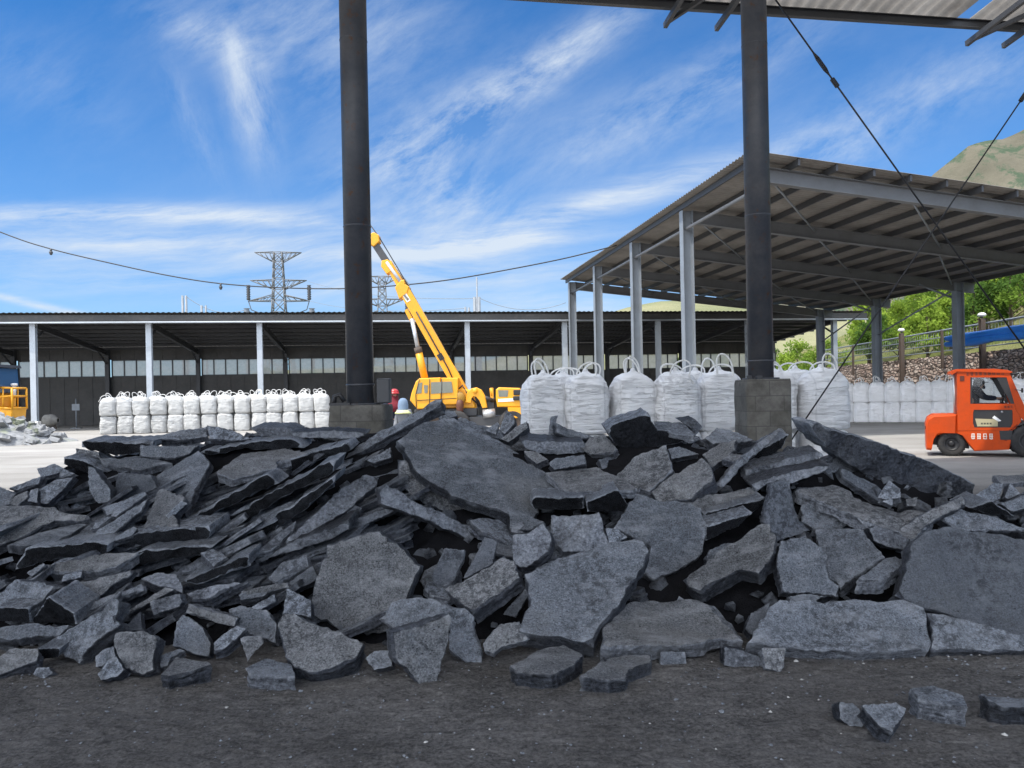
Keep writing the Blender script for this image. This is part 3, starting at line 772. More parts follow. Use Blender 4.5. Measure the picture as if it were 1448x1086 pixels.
    t = MB(); t.box(lerp(tq + 0.012), (0.055, 0.045, 0.14), d.to_track_quat('Z', 'X').to_matrix(), bev=0.012); 
    side = d.cross(Vector((0, 1, 0))).normalized() * 0.022
    t.path([lerp(tq - 0.075), lerp(tq - 0.055) + side, lerp(tq - 0.025) + side, lerp(tq - 0.008)], 0.008, 6); t.path([lerp(tq - 0.075), lerp(tq - 0.055) - side, lerp(tq - 0.025) - side, lerp(tq - 0.008)], 0.008, 6)
    t.build('turnbuckle', M['black'], cb)
    p0, p1 = cpt(1447, 137), cpt(1122, 618)
    d2 = p0 - p1
    m = MB(); m.tube(p1 - d2 * 0.02, p1 + d2 * 1.5, 0.010, 8); cb = m.build('brace_cable', M['brace'], h)
    t = MB(); t.box(p1 + d2 * 1.0, (0.055, 0.045, 0.16), d2.to_track_quat('Z', 'X').to_matrix(), bev=0.012); t.build('turnbuckle', M['black'], cb)
hall()

# ------------------------------------------------------------------ retaining wall, fence, blue rolls
def retaining():
    L = (WALL0 - WALL1).length; d = (WALL0 - WALL1).normalized(); nrm = Vector((-d.y, d.x, 0)).normalized()
    if nrm.x > 0: nrm = -nrm
    ext0, ext1 = -14.0, L + 4
    def f(u, v):
        s = ext0 + (ext1 - ext0) * u; z = 3.35 * v
        p = WALL1 + d * s; b = fbm((s * 1.1, z * 2.2, 8), 3) * 0.16 + fbm((s * 3, z * 5, 2), 2) * 0.07
        return p + nrm * (b + 0.35 * (1 - v)) + Vector((0, 0, z + (0.08 * fbm((s * 1.5, 0, 3), 3) if v == 1 else 0)))
    mb = MB(); mb.grid(f, 420, 34)
    mb.bar(WALL1 + d * ext0 - nrm * 0.35 + Vector((0, 0, 3.28)), WALL1 + d * ext1 - nrm * 0.35 + Vector((0, 0, 3.28)), 0.7, 0.10)
    o = mb.build('retaining_wall', M['stone_wall']); tag(o, 'pinkish rubble stone retaining wall under the fence at the right', 'wall')
    fn = thing('metal_fence', 'weathered metal rail fence along the top of the stone retaining wall', 'fence')
    rails = MB()
    for z in (3.62, 4.02, 4.42, 4.82): rails.tube(WALL1 + d * ext0 + Vector((0, 0, z)), WALL1 + d * ext1 + Vector((0, 0, z)), 0.035 if z < 4.8 else 0.055, 6)
    rails.build('rail', M['steel_grey'], fn)
    mesh = MB(); s = ext0
    while s < ext1:
        mesh.tube(WALL1 + d * s + Vector((0, 0, 3.62)), WALL1 + d * s + Vector((0, 0, 4.82)), 0.008, 4); s += 0.30
    mesh.build('fence_wire', M['steel_grey'], fn)
    for px in (1212, 1248, 1282, 1340, 1398, 1470):
        r = ray(px, 500); den = r.x - d.x / d.y; Y = (WALL1.x - d.x / d.y * WALL1.y) / den
        p = Vector((r.x * Y, Y, 0)) + nrm * 0.3
        thick = px in (1282, 1398)
        m = MB(); w = 0.24 if thick else 0.12
        m.ibeam(p + Vector((0, 0, 1.6 if thick else 2.6)), p + Vector((0, 0, 5.05 if thick else 4.8)), w, w, 0.025, 0.02)
        po = m.build('fence_post', M['rust'], fn)
        if thick:
            l = thing('post_lamp', 'white round lamp on the fence post ' + ('behind the forklift cab' if px == 1398 else 'left of the blue rolls'), 'lamp', p + Vector((0, 0, 5.05)), group='lamps on the fence posts')
            k = MB(); k.lathe([(0.0, 0.30), (0.10, 0.30), (0.18, 0.25), (0.21, 0.18), (0.16, 0.12), (0.07, 0.10), (0, 0.10)]); k.build('lamp_head', M['white_paint'], l)
            k = MB(); k.tube((0, 0, 0), (0, 0, 0.12), 0.05); k.build('bracket', M['steel_dark'], l)
    for i, (py, r, lab) in enumerate(((487, 0.24, 'lower long blue tarpaulin roll behind the fence'), (479, 0.22, 'upper long blue tarpaulin roll lying on the lower one'))):
        pts = []
        for q in range(13):
            px = 1338 + q * 22; s = 40.5 - q * 1.15
            p = at(px, py - q * 3.1 + (1 if q % 3 else 0), s); pts.append(p)
        b = MB(); b.path(pts, [r * 0.55] + [r * (0.85 + 0.15 * math.sin(q * 2.1 + i)) for q in range(11)] + [r * 0.6], 12)
        o = b.build('tarpaulin_roll', M['blue']); tag(o, lab, 'roll', 'blue tarpaulin rolls')
retaining()

# ------------------------------------------------------------------ trees
def leaf_cloud(mb, c, rx, rz, n, size, rng, mi):
    for _ in range(n):
        d = Vector((rng.gauss(0, 1), rng.gauss(0, 1), rng.gauss(0, 1))).normalized() * (rng.random() ** 0.45)
        p = c + Vector((d.x * rx, d.y * rx, d.z * rz))
        a = Vector((rng.uniform(-1, 1), rng.uniform(-1, 1), rng.uniform(-1, 1))).normalized(); b = a.orthogonal().normalized()
        w = a.cross(b); s = size * rng.uniform(0.6, 1.4)
        mb.add([p - a * s, p + b * s * 0.5, p + a * s, p - b * s * 0.5 + w * s * 0.3], [(0, 1, 2, 3)], False, mi)
def tree_mesh(seed, h, r, mats, n_clump=26, leaf_s=0.13, leaves=95):
    rng = random.Random(seed); cr = MB(); tr = MB()
    tr.path([(0, 0, -0.6), (0.05, 0, h * 0.25), (-0.08, 0.06, h * 0.5), (0.05, 0, h * 0.8)], [0.16, 0.12, 0.08, 0.03], 8)
    for _ in range(n_clump):
        t = rng.uniform(0.12, 1.0); a = rng.uniform(0, 6.283); rad = r * math.sin(min(1, (1.08 - t) * 1.25) * math.pi / 2) * rng.uniform(0.35, 1.0)
        c = Vector((math.cos(a) * rad, math.sin(a) * rad, h * (0.18 + 0.8 * t)))
        if rng.random() < 0.5: tr.path([(0, 0, max(0.2, c.z - rad * 0.8)), tuple(c)], [0.05, 0.015], 5)
        leaf_cloud(cr, c, r * rng.uniform(0.26, 0.46), h * rng.uniform(0.07, 0.13), leaves, leaf_s, rng, rng.choice([0, 0, 1]))
    return cr.mesh('crown', mats), tr.mesh('trunk', M['bark'])
def trees():
    rng = random.Random(5)
    protos = [tree_mesh(1, 5.0, 1.9, [M['leaf_light'], M['leaf_mid']]), tree_mesh(2, 6.2, 2.2, [M['leaf_mid'], M['leaf_light']]),
              tree_mesh(3, 4.2, 2.0, [M['leaf_light'], M['leaf_mid']]), tree_mesh(4, 5.6, 2.0, [M['leaf_dark'], M['leaf_mid']])]
    def plant(x, y, z, k, s, label, group):
        t = thing('tree', label, 'tree', (x, y, z), rng.uniform(0, 6.28), group); t.scale = (s, s, s * rng.uniform(0.9, 1.15))
        for nm, me in zip(('crown', 'trunk'), protos[k]):
            o = bpy.data.objects.new(nm, me); COL.objects.link(o); o.parent = t
    kinds = ['bright green', 'mid green', 'low yellow-green', 'dark green']
    spots = [(1208, 60, 0, 1.0), (1228, 66, 1, 0.95), (1240, 58, 3, 0.8), (1272, 62, 0, 0.85), (1292, 70, 2, 1.1), (1312, 56, 0, 0.9), (1326, 64, 1, 1.05),
             (1345, 58, 0, 0.95), (1362, 66, 2, 1.2), (1380, 54, 3, 0.9), (1398, 60, 0, 1.1), (1416, 66, 1, 1.2), (1430, 52, 3, 1.0), (1452, 58, 1, 1.1), (1470, 66, 3, 1.2), (1256, 74, 1, 1.0), (1334, 76, 3, 1.2), (1405, 78, 1, 1.3), (1445, 76, 0, 1.4)]
    order = sorted(range(len(spots)), key=lambda i: spots[i][0])
    for rank, i in enumerate(order):
        px, Y, k, s = spots[i]; x = ray(px, 500).x * Y
        if x < wall_x(Y) + 1.2: x = wall_x(Y) + 1.2 + rng.random()
        plant(x, Y, f_bank(x, Y) - 0.1, k, s, '%s leafy tree on the bank behind the fence, %s from the left' % (kinds[k], ORD[rank]), 'trees on the bank behind the fence')
    back = [(375, 78, 3, 0.78), (392, 84, 3, 0.85), (418, 80, 0, 0.7), (441, 78, 1, 0.72), (463, 82, 1, 0.74), (483, 84, 0, 0.72), (545, 80, 3, 0.75), (1108, 78, 0, 1.1), (1128, 74, 1, 1.0), (1150, 80, 0, 1.15), (1170, 76, 1, 1.1), (1090, 82, 3, 1.0), (960, 86, 3, 0.9), (900, 90, 3, 0.8), (1005, 84, 1, 0.9)]
    for rank, (px, Y, k, s) in enumerate(sorted(back)):
        x = ray(px, 520).x * Y
        plant(x, Y, 0, k, s, '%s tree seen through the window strip of the long shed, %s from the left' % (kinds[k], ORD[rank]), 'trees beyond the long shed')
ORD = ['first', 'second', 'third', 'fourth', 'fifth', 'sixth', 'seventh', 'eighth', 'ninth', 'tenth', 'eleventh', 'twelfth', 'thirteenth', 'fourteenth', 'fifteenth', 'sixteenth', 'seventeenth', 'eighteenth', 'nineteenth', 'twentieth', 'twenty-first', 'twenty-second', 'twenty-third', 'twenty-fourth']
trees()

# ------------------------------------------------------------------ pylons, poles, wires over the yard
def pylon(px, Y, topy, spread, label, s=1.0):
    base = ray(px, 445); x = base.x * Y
    H = at(px, topy, Y).z
    t = thing('lattice_pylon', label, 'pylon', (x, Y, 0), R(8))
    k = H / 30.0
    hw = lambda z: interp(z, [(0, 3.4 * k), (18 * k, 1.25 * k), (30 * k, 0.75 * k)])
    b = MB(); rr = 0.10 * k
    zs = [0, 5 * k, 9.5 * k, 13 * k, 16 * k, 18.4 * k, 20.8 * k, 23 * k, 25 * k, 26.8 * k, 28.4 * k, 30 * k]
    for z0, z1 in zip(zs, zs[1:]):
        a0, a1 = hw(z0), hw(z1)
        c0 = [Vector((sx * a0, sy * a0, z0)) for sx, sy in ((-1, -1), (1, -1), (1, 1), (-1, 1))]
        c1 = [Vector((sx * a1, sy * a1, z1)) for sx, sy in ((-1, -1), (1, -1), (1, 1), (-1, 1))]
        for i in range(4):
            j = (i + 1) % 4
            b.tube(c0[i], c1[i], rr * 1.2, 5); b.tube(c0[i], c1[j], rr * 0.7, 4); b.tube(c0[j], c1[i], rr * 0.7, 4); b.tube(c1[i], c1[j], rr * 0.7, 4)
    b.build('lattice_mast', M['rafter'], t)
    def arm(z, L, drop, flip):
        a = MB(); w = hw(z)
        for sg in (-1, 1):
            for sy in (-1, 1):
                tip = Vector((sg * L, 0, z + (0 if flip else drop * 0.0)))
                up, lo = Vector((sg * w, sy * w, z)), Vector((sg * w, sy * w, z - drop))
                a.tube(up, tip, rr * 0.9, 4); a.tube(lo, tip, rr * 0.9, 4)
                for q in (0.25, 0.5, 0.75): a.tube(up.lerp(tip, q), lo.lerp(tip, max(0, q - 0.22)), rr * 0.6, 4)
        return a.build('cross_arm', M['rafter'], t)
    arm(30 * k, 4.4 * k, 1.9 * k, True); arm(24.6 * k, 5.3 * k, 1.7 * k, False); arm(20.6 * k, 5.8 * k, -1.1 * k, False)
    for sg in (-1, 1):
        i = MB(); i.lathe([(0, 0)] + [((0.42 if q % 2 else 0.26) * k, 0.22 * k * q) for q in range(14)] + [(0, 2.9 * k)], (sg * 5.7 * k, 0, 20.8 * k), seg=10); i.build('insulator', M['steel_dark'], t)
        i = MB(); i.path([(sg * 5.7 * k, 0, 20.6 * k), (sg * 5.2 * k, 0, 18.9 * k), (sg * 3.2 * k, 0, 18.1 * k), (sg * 1.2 * k, 0, 18.3 * k)], 0.09 * k, 5); i.build('jumper_cable', M['steel_dark'], t)
pylon(395, 150, 357, 0, 'grey steel lattice pylon rising beyond the shed roof, left of the pipe column')
pylon(541, 230, 391, 0, 'farther faint lattice pylon half hidden behind the left pipe column')
def poles():
    for px, top, r, lab in ((258, 418, 0.16, 'taller thin grey pole above the shed roof, left of a pair'), (263, 418, 0.16, 'taller thin grey pole above the shed roof, right of a pair'), (285, 432, 0.16, 'short grey pole above the shed roof, left of a low pair'), (291, 432, 0.13, 'short grey pole above the shed roof, right of a low pair'),
                            (349, 436, 0.20, 'stub of a dark insulator post left of the pylon'), (441, 436, 0.22, 'stub of a dark insulator post right of the pylon'), (658, 434, 0.14, 'short thin pole left of the tall mast'), (663, 435, 0.14, 'second short thin pole next to the tall mast'),
                            (671, 420, 0.22, 'grey post left of the tall thin mast'), (677, 420, 0.22, 'grey post right of the tall thin mast')):
        p = at(px, top, 82)
        m = MB(); m.tube((p.x, 82, 0), (p.x, 82, p.z), r * 1.1, 8, r * 0.8)
        if px in (349, 441): m.lathe([(0.1, 0)] + [(0.36 if q % 2 else 0.2, q * 0.14) for q in range(8)], (p.x, 82, p.z - 1.0), seg=10)
        o = m.build('utility_pole', M['steel_grey']); tag(o, lab, 'pole', 'poles beyond the shed roof')
    p = at(674, 392, 80); m = MB(); m.tube((p.x, 80, 0), (p.x, 80, p.z), 0.13, 8, 0.08); o = m.build('utility_pole', M['steel_grey']); tag(o, 'tallest thin mast above the shed roof, right of the crane boom', 'pole', 'poles beyond the shed roof')
poles()
def sag(p0, p1, s, n=24): return [p0.lerp(p1, i / n) + Vector((0, 0, -s * 4 * (i / n) * (1 - i / n))) for i in range(n + 1)]
def cables():
    ctrl = [(-160, 262), (0, 328), (72, 352), (160, 373), (240, 390), (312, 401), (400, 407), (490, 408), (570, 403), (640, 395), (720, 381), (800, 365), (872, 347)]
    pts = [at(px, py, 36.5) for px, py in ctrl]
    sm = []
    for i in range(len(pts) - 1):
        a, b, c, d = pts[max(i - 1, 0)], pts[i], pts[i + 1], pts[min(i + 2, len(pts) - 1)]
        for q in range(6):
            t = q / 6
            sm.append(0.5 * ((2 * b) + (c - a) * t + (2 * a - 5 * b + 4 * c - d) * t * t + (3 * b - a - 3 * c + d) * t ** 3))
    sm.append(pts[-1])
    t = thing('overhead_cable', 'sagging dark overhead cable with small clips strung across the yard', 'cable', tuple(pts[0]))
    o = MB().path([p - pts[0] for p in sm], 0.030, 6).build('cable', M['brace'], t)
    for px, py in ((72, 352), (312, 401)):
        p = at(px, py, 36.5) - pts[0]
        m = MB(); m.tube(p, p + Vector((0, 0, -0.12)), 0.05, 8); m.lathe([(0, -0.30), (0.05, -0.28), (0.09, -0.16), (0.05, -0.1), (0, -0.1)], p, seg=10); m.build('cable_clip', M['steel_dark'], t)
    for (a, ya), (b, yb), lab in ((((263, 419), 82), ((352, 436), 82), 'thin wire from the pole pair towards the pylon'), (((436, 398), 149), ((672, 422), 82), 'thin wire falling from the pylon arm to the grey posts'), (((432, 424), 149), ((658, 436), 82), 'thin lower wire from the pylon to the short poles'), (((677, 421), 82), ((800, 428), 82), 'thin wire running right from the grey posts')):
        p0, p1 = at(*a, ya), at(*b, yb)
        o = MB().path([p - p0 for p in sag(p0, p1, 1.0)], 0.03, 4).build('power_line', M['steel_grey']); o.location = p0; tag(o, lab, 'wire', 'thin wires beyond the shed')
cables()

# ------------------------------------------------------------------ white bulk bags
def bag_mesh(seed, w, h, filled_top):
    rng = random.Random(seed); ph = [rng.uniform(0, 6.28) for _ in range(4)]
    prof = [(0.0, 0.0), (0.80, 0.0), (0.93, 0.03), (0.985, 0.12), (1.0, 0.30), (0.99, 0.5), (0.985, 0.66), (0.955, 0.76)]
    prof += [(0.88, 0.835), (0.78, 0.90), (0.66, 0.955), (0.48, 0.985), (0.26, 1.0), (0.12, 1.03), (0.09, 1.07), (0.0, 1.08)] if filled_top else [(0.94, 0.92), (0.84, 0.98), (0.6, 1.0), (0.0, 1.0)]
    def P(v):
        n = (len(prof) - 1) * v; i = min(int(n), len(prof) - 2); t = n - i
        return prof[i][0] + (prof[i + 1][0] - prof[i][0]) * t, prof[i][1] + (prof[i + 1][1] - prof[i][1]) * t
    def f(u, v):
        a = u * 2 * math.pi; r, z = P(v); cx, sy = math.cos(a), math.sin(a)
        k = (abs(cx) ** 3.6 + abs(sy) ** 3.6) ** (-1 / 3.6)
        k = k if z < 0.85 else k + (1 - k) * min(1, (z - 0.85) / 0.2)
        x, y = cx * k * r * w / 2, sy * k * r * w / 2
        w1 = noise.noise(Vector((cx * 1.4 + seed * 3, sy * 1.4, z * 13)))
        w2 = noise.noise(Vector((cx * 3.1 + seed, sy * 3.1, z * 26 + cx * 2)))
        wr = (0.5 - abs(w1)) * 0.020 + (0.5 - abs(w2)) * 0.008 + fbm((cx * 1.6 + seed, sy * 1.6, z * 3), 3) * 0.045
        pk = 0.02 * math.sin(a * 9 + ph[0]) * max(0, (z - 0.8) / 0.2) if z > 0.8 else 0
        g = 1 + (wr + pk) / max(w / 2, 0.1) * (1 if r > 0.05 else 0)
        lean = 0.03 * math.sin(ph[1]) * z
        return (x * g + lean, y * g + 0.02 * math.cos(ph[2]) * z, z * h + 0.05 * fbm((x * 5, y * 5, seed), 3) * min(1, max(0, (z - 0.76) / 0.1)) + 0.06 * math.sin(ph[3]) * x / w * max(0, z - 0.7) / 0.3)
    m = MB(); m.grid(f, 72, 84, close_u=True)
    return m.mesh('body', M['bag'])
def loop_mesh(seed, w, h):
    rng = random.Random(seed * 7 + 1); m = MB()
    s = w * rng.uniform(0.15, 0.27); H = h * rng.uniform(0.20, 0.36); le = rng.uniform(-0.14, 0.14) * w
    pts = []
    for i in range(17):
        a = math.pi * i / 16
        pts.append((-s * math.cos(a) * (1.0 + 0.15 * math.sin(a)) + le * math.sin(a), rng.uniform(-0.004, 0.004) + 0.05 * math.sin(a) * (seed % 3 - 1), h * 0.93 + H * math.sin(a) ** 0.8))
    pts = [(pts[0][0] * 1.5, 0, h * 0.80)] + pts + [(pts[-1][0] * 1.5, 0, h * 0.80)]
    return m.path(pts, 0.014, 6).mesh('lifting_loop', M['strap'])
BAGS = {}
def bag_kit(w, h):
    key = (w, h)
    if key not in BAGS:
        BAGS[key] = ([bag_mesh(s, w, h, True) for s in (1, 2, 3, 4)], [bag_mesh(s + 10, w, h, False) for s in (1, 2, 3)], [loop_mesh(s, w, h) for s in range(1, 7)])
    return BAGS[key]
brng = random.Random(11)
def bag(p, w, h, top, label, group, rz=0.0, dusty=False):
    up, low, loops = bag_kit(w, h)
    t = thing('bulk_bag', label, 'bulk bag', tuple(p), rz + brng.uniform(-0.12, 0.12), group)
    o = bpy.data.objects.new('body', brng.choice(up if top else low)); COL.objects.link(o); o.parent = t
    if brng.random() < 0.5: o.rotation_euler.z = math.pi
    if dusty: o.material_slots[0].link = 'OBJECT'; o.material_slots[0].material = M['bag_dimmed']  # far-row bags get the greyer copy, dimmed against the sun
    if top:
        for sy in (-0.27, 0.25):
            l = bpy.data.objects.new('lifting_loop', brng.choice(loops)); COL.objects.link(l); l.parent = t
            l.location = (brng.uniform(-0.06, 0.06) * w, sy * w, 0); l.rotation_euler = (brng.uniform(-0.16, 0.16), brng.uniform(-.1, .1), brng.uniform(-0.5, 0.5))
    return t
def bags():
    # long row in front of the dark shed: two tiers, a second row close behind
    L0 = (-20.65, 39.0)
    for i in range(14):
        a = 0.15 + 0.815 * i
        for tier, nm in ((0, 'lower'), (1, 'upper')):
            bag(yard(L0, a + brng.uniform(-.03, .03), brng.uniform(-.06, .06), 0.93 * tier), 0.80, 0.93, tier == 1, 'small white bag, %s tier, front row by the dark shed, %s from left' % (nm, ORD[i]), 'bulk bags stacked before the dark shed', PHI, True)
    for i in range(13):
        a = 0.5 + 0.83 * i
        bag(yard(L0, a, 0.9, 0.96), 0.80, 0.93, True, 'small white bag, upper tier, rear row by the dark shed, %s from left' % ORD[i], 'rear row of bulk bags before the dark shed', PHI, True)
        bag(yard(L0, a, 0.9, 0), 0.80, 0.93, False, 'small white bag, lower tier, rear row by the dark shed, %s from left' % ORD[i], 'rear row of bulk bags before the dark shed', PHI, True)
    # big ones right behind the heap
    cx = [769, 833, 899, 963, 1024, 1102, 1178]
    for i, px in enumerate(cx):
        Y = 11.9 + (0.12, 0.0, 0.05, -0.02, 0.15, 0.1, -0.1)[i]
        x = ray(px, 560).x * Y
        for tier, nm in ((0, 'lower'), (1, 'upper')):
            bag((x, Y + 0.4, 0.955 * tier), 0.70, 0.955, tier == 1, 'large wrinkled white bag, %s tier, just behind the slab heap, %s from left' % (nm, ORD[i]), 'large bulk bags behind the heap', 0.05)
    for i, px in enumerate((800, 992, 1098, 1136)):
        Y = 12.95; x = ray(px, 560).x * Y
        bag((x, Y + 0.3, 0.955), 0.80, 0.97, True, 'white bag peeping between the large bags behind the heap, rear upper tier, %s from left' % ORD[i], 'rear row of large bulk bags', 0.05)
        bag((x, Y + 0.3, 0), 0.80, 0.955, False, 'white bag at the bottom of the rear row behind the heap, %s from left' % ORD[i], 'rear row of large bulk bags', 0.05)
    # row by the stone wall, running on behind the forklift
    for i in range(13):
        px = 1196 + 22 * i; Y = 35.8 - 0.30 * i
        x = ray(px, 570).x * Y
        for tier, nm in ((0, 'lower'), (1, 'upper')):
            bag((x, Y, 0.92 * tier), 0.72, 0.93, tier == 1, 'bluish white bag, %s tier, by the stone wall, %s from left' % (nm, ORD[i]), 'bulk bags before the stone wall', -0.4)
bags()

# ------------------------------------------------------------------ people
def skin_mesh(name, verts, edges, radii, m, parent, levels=2, root=0):
    me = bpy.data.meshes.new(name); me.from_pydata([tuple(v) for v in verts], edges, []); me.materials.append(m)
    o = bpy.data.objects.new(name, me); COL.objects.link(o)
    if parent is not None: o.parent = parent
    md = o.modifiers.new('skin', 'SKIN'); md.use_smooth_shade = True
    if not me.skin_vertices: me.attributes.new('skin', 'FLOAT', 'POINT')
    for i, r in enumerate(radii):
        d = me.skin_vertices[0].data[i]; r2 = r if isinstance(r, tuple) else (r, r); d.radius = r2; d.use_root = (i == root)
    s = o.modifiers.new('subdivision', 'SUBSURF'); s.levels = levels; s.render_levels = levels
    return o
def person(label, loc, rz, J, jacket, trousers, extra=None, group=None):
    """J: joint name -> (x,y,z); x = right hand side, y = forward"""
    t = thing('person', label, 'person', loc, rz, group)
    J = {k: Vector(v) for k, v in J.items()}
    V, E, Rd, idx = [], [], [], {}
    def add(n, p, r, link=None):
        idx[n] = len(V); V.append(Vector(p)); Rd.append(r)
        if link is not None: E.append((idx[link], idx[n]))
    add('pelvis', J['pelvis'], (0.15, 0.11)); add('waist', J['pelvis'].lerp(J['chest'], 0.5), (0.14, 0.10), 'pelvis'); add('chest', J['chest'], (0.17, 0.115), 'waist')
    add('neck', J['neck'], 0.06, 'chest'); hd = (J['head'] - J['neck']).normalized()
    fw = J.get('face', Vector((0, 1, 0))).normalized()
    add('jaw', J['neck'] + hd * 0.09 + fw * 0.02, (0.065, 0.075), 'neck'); add('skull', J['head'], (0.080, 0.097), 'jaw'); add('crown', J['head'] + hd * 0.07, (0.06, 0.075), 'skull')
    add('nose', J['head'] - hd * 0.03 + fw * 0.112, 0.014, 'skull')
    for s in ('l', 'r'):
        add('sh' + s, J['sh' + s], 0.07, 'chest'); add('el' + s, J['el' + s], 0.048, 'sh' + s); add('wr' + s, J['wr' + s], 0.032, 'el' + s)
        d = (J['wr' + s] - J['el' + s]).normalized(); sd = d.orthogonal().normalized(); dn = d.cross(sd)
        add('pa' + s, J['wr' + s] + d * 0.07, (0.036, 0.02), 'wr' + s)
        for q in range(4):
            o = sd * (q - 1.5) * 0.02; ln = (0.058, 0.07, 0.066, 0.05)[q]
            add('k%d%s' % (q, s), J['wr' + s] + d * 0.105 + o, 0.009, 'pa' + s)
            add('m%d%s' % (q, s), J['wr' + s] + d * (0.105 + ln * 0.5) + o + dn * 0.012, 0.0085, 'k%d%s' % (q, s))
            add('t%d%s' % (q, s), J['wr' + s] + d * (0.105 + ln * 0.85) + o + dn * 0.035, 0.007, 'm%d%s' % (q, s))
        add('th' + s, J['wr' + s] + d * 0.055 - sd * 0.045, 0.011, 'pa' + s); add('tt' + s, J['wr' + s] + d * 0.09 - sd * 0.062 + dn * 0.015, 0.009, 'th' + s)
        add('hip' + s, J['hip' + s], 0.09, 'pelvis'); add('kn' + s, J['kn' + s], 0.060, 'hip' + s); add('an' + s, J['an' + s], 0.042, 'kn' + s)
        add('to' + s, J['an' + s] + J.get('foot', Vector((0, 1, 0))) * 0.15 + Vector((0, 0, -0.05)), 0.04, 'an' + s)
    skin_mesh('body', V, E, Rd, M['skin'], t)
    def dress(name, chain, m, grow):
        v, e, r = [], [], []; loc_i = {}
        for a, b in chain:
            for n in (a, b):
                if n is not None and n not in loc_i:
                    loc_i[n] = len(v); v.append(V[idx[n]]); q = Rd[idx[n]]; q = q if isinstance(q, tuple) else (q, q); r.append((q[0] + grow, q[1] + grow))
            e.append((loc_i[a], loc_i[b]))
        return skin_mesh(name, v, e, r, m, t)
    dress('jacket', [('pelvis', 'waist'), ('waist', 'chest'), ('chest', 'neck'), ('chest', 'shl'), ('chest', 'shr'), ('shl', 'ell'), ('shr', 'elr'), ('ell', 'wrl'), ('elr', 'wrr')], jacket, 0.022)
    dress('trousers', [('pelvis', 'hipl'), ('pelvis', 'hipr'), ('hipl', 'knl'), ('hipr', 'knr'), ('knl', 'anl'), ('knr', 'anr')], trousers, 0.020)
    b = MB()
    for s in ('l', 'r'):
        p = J['an' + s]; f = J.get('foot', Vector((0, 1, 0)))
        b.path([p + Vector((0, 0, 0.05)) - f * 0.03, p + Vector((0, 0, -0.03)) + f * 0.0, p + f * 0.10 + Vector((0, 0, -0.05)), p + f * 0.2 + Vector((0, 0, -0.055))], [0.055, 0.06, 0.055, 0.04], 10)
    b.build('shoes', M['black'], t)
    sdv = hd.cross(fw).normalized()
    e = MB()
    for s in (-1, 1): e.lathe([(0, -0.012), (0.011, 0), (0, 0.012)], J['head'] + fw * 0.088 + sdv * s * 0.034 + hd * 0.005, seg=8)
    e.build('eyes', M['black'], t)
    if extra: extra(t, J, hd, fw, sdv)
    return t
STAND = dict(pelvis=(0, 0, 0.95), chest=(0, 0.02, 1.32), neck=(0, 0.02, 1.50), head=(0, 0.04, 1.66), shl=(-0.20, 0, 1.42), shr=(0.20, 0, 1.42), ell=(-0.27, 0.0, 1.13), elr=(0.27, 0.02, 1.13), wrl=(-0.24, 0.16, 0.92), wrr=(0.24, 0.18, 0.92), hipl=(-0.10, 0, 0.90), hipr=(0.10, 0, 0.90), knl=(-0.11, 0.03, 0.50), knr=(0.11, 0.03, 0.50), anl=(-0.12, 0, 0.09), anr=(0.12, 0, 0.09))
def helmet(t, J, hd, fw, sdv, m, scarf=None):
    k = MB(); c = J['head'] + Vector((0, 0, 0.03)); k.lathe([(0.145, 0.0), (0.15, 0.008), (0.128, 0.012), (0.122, 0.05), (0.10, 0.10), (0.055, 0.128), (0, 0.135)], c, seg=24); k.box(c + fw * 0.145 + Vector((0, 0, 0.004)), (0.15, 0.07, 0.012)); k.build('helmet', m, t)
M['cloth_grey'] = paint('grey_cloth', (0.20, 0.21, 0.23), 0.9, 0, 0.2)
def workers():
    p = at(557, 560, 21.0)
    def ex(t, J, hd, fw, sdv):
        helmet(t, J, hd, fw, sdv, M['red_plastic'])
        k = MB(); k.lathe([(0.10, 0.16), (0.115, 0.10), (0.12, 0.02), (0.19, -0.06), (0.27, -0.16), (0.25, -0.24), (0.20, -0.30)], J['neck'], seg=24); k.build('shawl', M['maroon'], t)
    J = dict(STAND); J['elr'] = (0.36, 0.05, 1.25); J['wrr'] = (0.44, 0.24, 1.28)
    person('worker in red helmet, maroon shawl and navy overalls standing beside the left column', (p.x, 21.0, 0), R(205), J, M['navy'], M['navy'], ex)
    p = at(571, 575, 19.6)
    def ex2(t, J, hd, fw, sdv):
        k = MB(); k.lathe([(0, 0.19), (0.07, 0.175), (0.125, 0.11), (0.145, 0.0), (0.14, -0.12), (0.17, -0.2), (0.15, -0.2)], J['head'] + Vector((0, 0, -0.03)), seg=24); k.build('hood', M['pale_blue'], t)
        k = MB(); k.lathe([(0.165, 0.0), (0.23, -0.06), (0.245, -0.10), (0.18, -0.03)], J['neck'] + Vector((0, 0, -0.02)), seg=24); k.build('reflective_band', M['hi_vis'], t)
    J = {k: (v[0] * 0.85, v[1], v[2] * 0.90) for k, v in STAND.items()}
    person('worker with pale blue hood and yellow reflective collar standing near the crane', (p.x, 19.6, 0), R(160), J, M['cloth_grey'], M['navy'], ex2).scale = (0.92, 0.92, 0.95)
workers()

